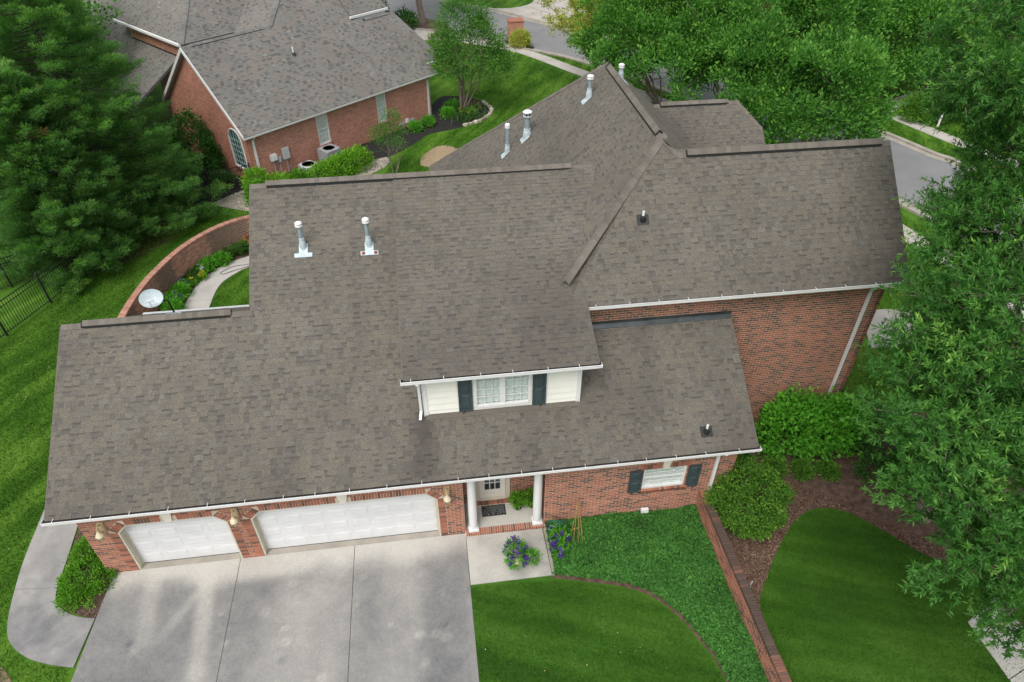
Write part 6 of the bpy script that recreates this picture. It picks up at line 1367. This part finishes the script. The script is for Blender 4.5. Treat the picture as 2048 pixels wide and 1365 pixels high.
MB().bb(10.4, 13.35, 3.58, 3.72, 6.04, 6.16).bb(10.45, 13.2, 3.72, 3.78, 5.85, 6.1).build('gutter', M['white'], NH)
MB().box((1.02, 10.6, 5.95), (.14, 8.0, .12)).build('gutter', M['white'], NH)
MB().bb(13.5, 14.25, .48, .6, 3.22, 3.36).build('gutter', M['white'], NH)
rk = MB()
for a, s, e in ((-.02, (0, nz(0)), (4.27, nz(4.27))), (-.02, (8.6, nzr(8.6)), (4.27, nz(4.27)))):
    (w0, z0), (w1, z1) = s, e; lo = [(a-.03, w0, z0-.2), (a+.02, w0, z0-.2), (a+.02, w1, z1-.2), (a-.03, w1, z1-.2)]; rk.hexa(lo, [(p[0], p[1], p[2]+.21) for p in lo])
rk.build('rake_board', M['white'], NH)
sf = MB(); sf.hexa([(0, 8.6, nzr(8.6)-.17), (.25, 8.6, nzr(8.6)-.17), (.25, 4.27, nz(4.27)-.17), (0, 4.27, nz(4.27)-.17)], [(0, 8.6, nzr(8.6)-.15), (.25, 8.6, nzr(8.6)-.15), (.25, 4.27, nz(4.27)-.15), (0, 4.27, nz(4.27)-.15)]); sf.build('soffit', M['greybox'], NH)
MB().bb(1.33, 1.38, 6.9, 13.5, 4.95, 5.12).build('flashing', M['vent'], NH)
downspout(NH, [(.55, -.08, 2.75), (.55, .22, 2.5), (.55, .24, .1)], w=.13); downspout(NH, [(13.15, -.08, 2.75), (13.15, .22, 2.5), (13.15, .24, .1)], w=.13)
for a in (10.75, 11.65): MB().bb(a-.2, a+.2, .27, .295, .2, .42).build('foundation_vent', M['greybox'], NH)
t2 = thing('plumbing_vent', 'small white pipe in a dark boot on the grey neighbouring roof', 'plumbing vent', tuple(xf((5.55, 2.75, nz(2.75)))))
MB().lathe([(.12, 0), (.06, .12)], (5.55, 2.75, nz(2.75)), 12).build('boot', M['black'], t2); MB().lathe([(.045, .0), (.045, .42), (0, .43)], (5.55, 2.75, nz(2.75)), 12).build('pipe', M['white'], t2)
# services on the neighbour wall
def wallbox(a, z, w, h, d, mat, name, label, cat):
    t = thing(name, label, cat, tuple(xf((a, .3, z)))); MB().bb(a-w/2, a+w/2, .3-d, .29, z-h/2, z+h/2).build('box_body', M[mat], t); MB().bb(a-w/2+.03, a+w/2-.03, .3-d-.012, .3-d, z-h/2+.03, z+h/2-.03).build('cover', M[mat], t)
    MB().tube([(a, .26, z-h/2), (a, .26, .05)], .025, 6).build('conduit', M['greybox'], t)
wallbox(1.5, 1.22, .36, .34, .2, 'white', 'meter_box', 'small white meter box on the neighbour brick wall', 'meter box')
wallbox(1.85, .98, .18, .3, .12, 'greybox', 'junction_box', 'little grey junction box between the meter box and the breaker panel', 'junction box')
wallbox(2.3, 1.2, .4, .62, .16, 'greybox', 'breaker_panel', 'tall grey electrical panel on the neighbour brick wall', 'electrical panel')
t = thing('spigot_box', 'small white hose box on the neighbour wall by the vents', 'hose box', tuple(xf((11.2, .25, .4)))); MB().bb(11.08, 11.3, .16, .29, .28, .52).build('box_body', M['white'], t)
def ac(a, w, s, h, label, grille, fan=.36):
    t = thing('air_conditioner', label, 'air conditioner', tuple(xf((a, w, 0))), group='outdoor air conditioning units'); b = MB(); b.bb(a-s/2, a+s/2, w-s/2, w+s/2, .05, h-.03)
    B_ = b.build('cabinet', M[grille], t); top = MB(); n = 28; R2 = s*fan
    for k in range(n):
        a0, a1 = k*2*math.pi/n, (k+1)*2*math.pi/n; f = lambda q: (s/2*1.02)/max(abs(math.cos(q)), abs(math.sin(q)))
        top.hexa([(a+R2*math.cos(a0), w+R2*math.sin(a0), h-.03), (a+f(a0)*math.cos(a0), w+f(a0)*math.sin(a0), h-.03), (a+f(a1)*math.cos(a1), w+f(a1)*math.sin(a1), h-.03), (a+R2*math.cos(a1), w+R2*math.sin(a1), h-.03)], [(a+R2*math.cos(a0), w+R2*math.sin(a0), h+.02), (a+f(a0)*math.cos(a0), w+f(a0)*math.sin(a0), h), (a+f(a1)*math.cos(a1), w+f(a1)*math.sin(a1), h), (a+R2*math.cos(a1), w+R2*math.sin(a1), h+.02)])
    top.build('top_cover', M[grille], t); MB().lathe([(0, h-.028), (R2, h-.028)], (a, w, 0), 24).build('fan_well', M['black'], t)
    fb_ = MB()
    for k in range(3): q = k*2.094+.4; fb_.box((a+math.cos(q)*R2*.5, w+math.sin(q)*R2*.5, h-.018), (R2*.9, R2*.35, .008), rz=q)
    fb_.build('fan', M['grey_metal'], t); g = MB()
    for k in range(5): g.lathe([(R2*(k+1)/5.2, h+.012), (R2*(k+1)/5.2+.012, h+.016)], (a, w, 0), 24)
    g.lathe([(0, h+.02), (.05, h+.02)], (a, w, 0), 10); g.build('fan_guard', M['black'], t)
    lv = MB()
    for z in np.arange(.14, h-.1, .075): lv.bb(a-s/2-.012, a+s/2+.012, w-s/2-.012, w+s/2+.012, z, z+.03)
    lv.build('louvre', M[grille], t)
ac(4.55, -.62, .95, 1.0, 'big square grey air conditioner with a round fan opening, behind the hedge', 'grey_metal'); ac(2.95, -.75, .8, .62, 'lower pale air conditioner mostly hidden by the hedge', 'greybox', .44)
CUR = None
# hedge and shrubs before the neighbour house
def row(p, q, r, n): return [((p[0]+(q[0]-p[0])*k/(n-1), p[1]+(q[1]-p[1])*k/(n-1), r[2]*.62), r) for k in range(n)]
bush('clipped_hedge', 'bright yellow green clipped hedge in front of the grey air conditioner', row((-5.75, 23.55), (-3.75, 25.25), (.6, .6, .72), 5), 760, 12, .1, .13, .055, 'lf_hedge', cat='hedge', low=-.3, upb=.5, stems=0)
bush('box_shrub', 'bright green rounded shrub at the corner below the neighbour downspout', [((-9.0, 22.7, .65), (.62, .62, .8))], 260, 11, .1, .12, .055, 'lf_hedge', low=-.4)
bush('box_shrub', 'bright green low shrub below the white meter box', [((-7.9, 22.9, .4), (.8, .55, .5))], 240, 11, .1, .12, .055, 'lf_hedge', low=-.4)
bush('box_shrub', 'bright green shrub between the meter shrub and the long hedge', [((-6.85, 23.2, .45), (.6, .5, .5))], 200, 11, .1, .12, .055, 'lf_bright', low=-.4, toff=-.15)
bush('box_shrub', 'green shrub overhanging the pebbles behind the roof ridge', [((-8.9, 21.6, .5), (.5, .6, .7))], 220, 11, .1, .12, .055, 'lf_bright', low=-.4, toff=-.1)
for x, y, lb in ((-.55, 30.2, 'small round green shrub in the black mulch, nearer the white window'), (.25, 31.0, 'small round green shrub in the black mulch by the neighbour downspout'), (1.6, 32.3, 'small green shrub behind the neighbour downspout'), (2.0, 33.6, 'small green shrub beside the lawn tree trunk')):
    bush('mulch_shrub', lb, [((x, y, .25), (.36, .36, .32))], 110, 9, .08, .11, .05, 'lf_hyd', group='small shrubs in the black mulch', low=-.3)
tuft('grass_clump', 'green strappy border plants in front of the lawn tree', 2.9, 32.2, 260, .4, .7, spread=2.2)
blooms('yellow_flowers', 'scattered yellow flowers at the foot of the lawn tree', 2.9, 32.6, .55, 'yellowfl', 16, .42); blooms('red_shrub', 'low reddish brown shrub at the foot of the lawn tree', 3.4, 33.3, .5, 'redfl', 12, .4)
t = thing('stone_edging', 'curved edging of small pale stones round the lawn tree bed', 'edging', (4.3, 32.8, 0)); em = spline([(2.6, 30.7, 0), (3.6, 31.3, 0), (4.3, 32.2, 0), (4.6, 33.3, 0), (4.2, 34.6, 0)], 9); sm = MB().bb(-.11, .11, -.07, .07, 0, .12).mesh('stone'); sm.materials.append(M['stone']); pin = PINV(t)
for i, p in enumerate(em):
    o = bpy.data.objects.new('stone', sm); COL.objects.link(o); o.parent = t; o.matrix_parent_inverse = pin; o.location = p; o.rotation_euler = (0, 0, rng.random()*3); s_ = .8+.5*rng.random(); o.scale = (s_, s_, s_); o['tint'] = float(rng.random())
# far end of the street
t = thing('brick_pillar', 'square brick mailbox pillar beside the road', 'mailbox pillar', (8.4, 48.9, 0)); pp = Pieces(); MB().bb(7.75, 9.0, 48.4, 49.4, 0, 1.55).build('pillar_core', M['mortar_far'], t)
lay_bricks(pp, (0, 48.4, 0), X, -Y, 7.75, 9.0, 0, 1.5, tintf=ft); lay_bricks(pp, (7.75, 0, 0), Y, -X, 48.4, 49.4, 0, 1.5, tintf=ft); place_pieces('brick', pp, M['brick_far'], t, 0, unit_brick(), BRICK_F); MB().bb(7.7, 9.05, 48.35, 49.45, 1.55, 1.64).build('coping', M['brick_far'], t)
bush('golden_shrub', 'round golden yellow shrub beside the brick mailbox pillar', [((8.5, 46.9, .55), (.72, .7, .68))], 260, 12, .1, .14, .06, 'lf_yellow', low=-.4)
tree('street_tree', 'grey tree trunk on the mulch island behind the neighbour roof', (.7, 55.3, 0), (.7, 55.3, 9), [((0, 56, 11), (4.5, 4.5, 3.5))], 500, 14, .5, .35, .2, 'lf_dark', 'barkpale', .32)
tree('street_tree', 'dark tree trunk nearer the neighbour roof end', (-2.2, 51.8, 0), (-2.2, 51.8, 8), [((-3, 52, 11), (4, 4, 3))], 400, 14, .5, .35, .2, 'lf_dark', 'barkdark', .42)
bush('island_shrub', 'dark shrub on the mulch island beside the trunks', [((-.9, 53.6, .6), (.9, .9, .8))], 160, 10, .15, .2, .1, 'lf_dark')
bush('island_shrub', 'dark evergreen by the neighbour roof end', [((-3.4, 52.8, 1.2), (1.1, 1.1, 1.4))], 220, 10, .16, .2, .1, 'lf_dark')
bush('border_shrub', 'reddish bronze shrub at the end of the neighbour driveway', [((2.1, 47.2, .5), (1.1, 1.1, .7))], 200, 10, .15, .18, .08, 'lf_con', toff=.35)
tree('far_tree', 'shady tree across the road at the top of the view', (6.5, 64, 0), (6.5, 64, 7), [((6, 65, 7.5), (5, 4, 3.5))], 400, 14, .5, .35, .2, 'lf_dark', 'bark', .3)
bush('border_shrub', 'yellow green border shrubs along the far driveway', [((16.6, 58.5, .7), (1.2, 1.2, .8)), ((18.6, 57, .6), (1.3, 1.2, .7)), ((20.6, 56, .6), (1.2, 1.2, .7))], 300, 10, .18, .22, .1, 'lf_yellow')
structure('sidewalk', MB().prism([(15.4, 57.2), (24, 49.5), (25, 50.3), (16, 58.3)], -.02, .025), M['walk'])
t = thing('brick_planter', 'small low brick planter on the grass across the road', 'planter', (16.2, 54, 0)); MB().bb(15.7, 16.7, 53.6, 54.4, 0, .55).bb(15.65, 16.75, 53.55, 54.45, .55, .62).build('planter_body', M['brick_far'], t); MB().bb(15.78, 16.62, 53.68, 54.32, .621, .65).build('soil_top', M['soil'], t)
# house across the street, top edge
FH = thing('far_house', 'pale sided house with a dark roof glimpsed through the trees at the top', 'house', (36, 58, 0)); m = MB()
m.bb(32, 42, 56, 66, 0, 6.2).build('wall', M['siding'], FH); m = MB(); m.slab([(31.6, 54.2, 3.6), (42.4, 54.2, 3.6), (42.4, 56, 4.8), (31.6, 56, 4.8)]); m.slab([(31.6, 55.6, 6.1), (42.4, 55.6, 6.1), (42.4, 61, 9.8), (31.6, 61, 9.8)]); m.slab([(31.6, 61, 9.8), (42.4, 61, 9.8), (42.4, 66.4, 6.1), (31.6, 66.4, 6.1)]); m.build('roof', M['flash'], FH)
MB().bb(31.6, 42.4, 54.05, 54.2, 3.45, 3.6).bb(31.6, 42.4, 55.45, 55.6, 5.95, 6.1).build('gutter', M['white'], FH); MB().bb(31.9, 42.1, 54.6, 56, 0, 3.5).build('porch', M['brick_far'], FH)
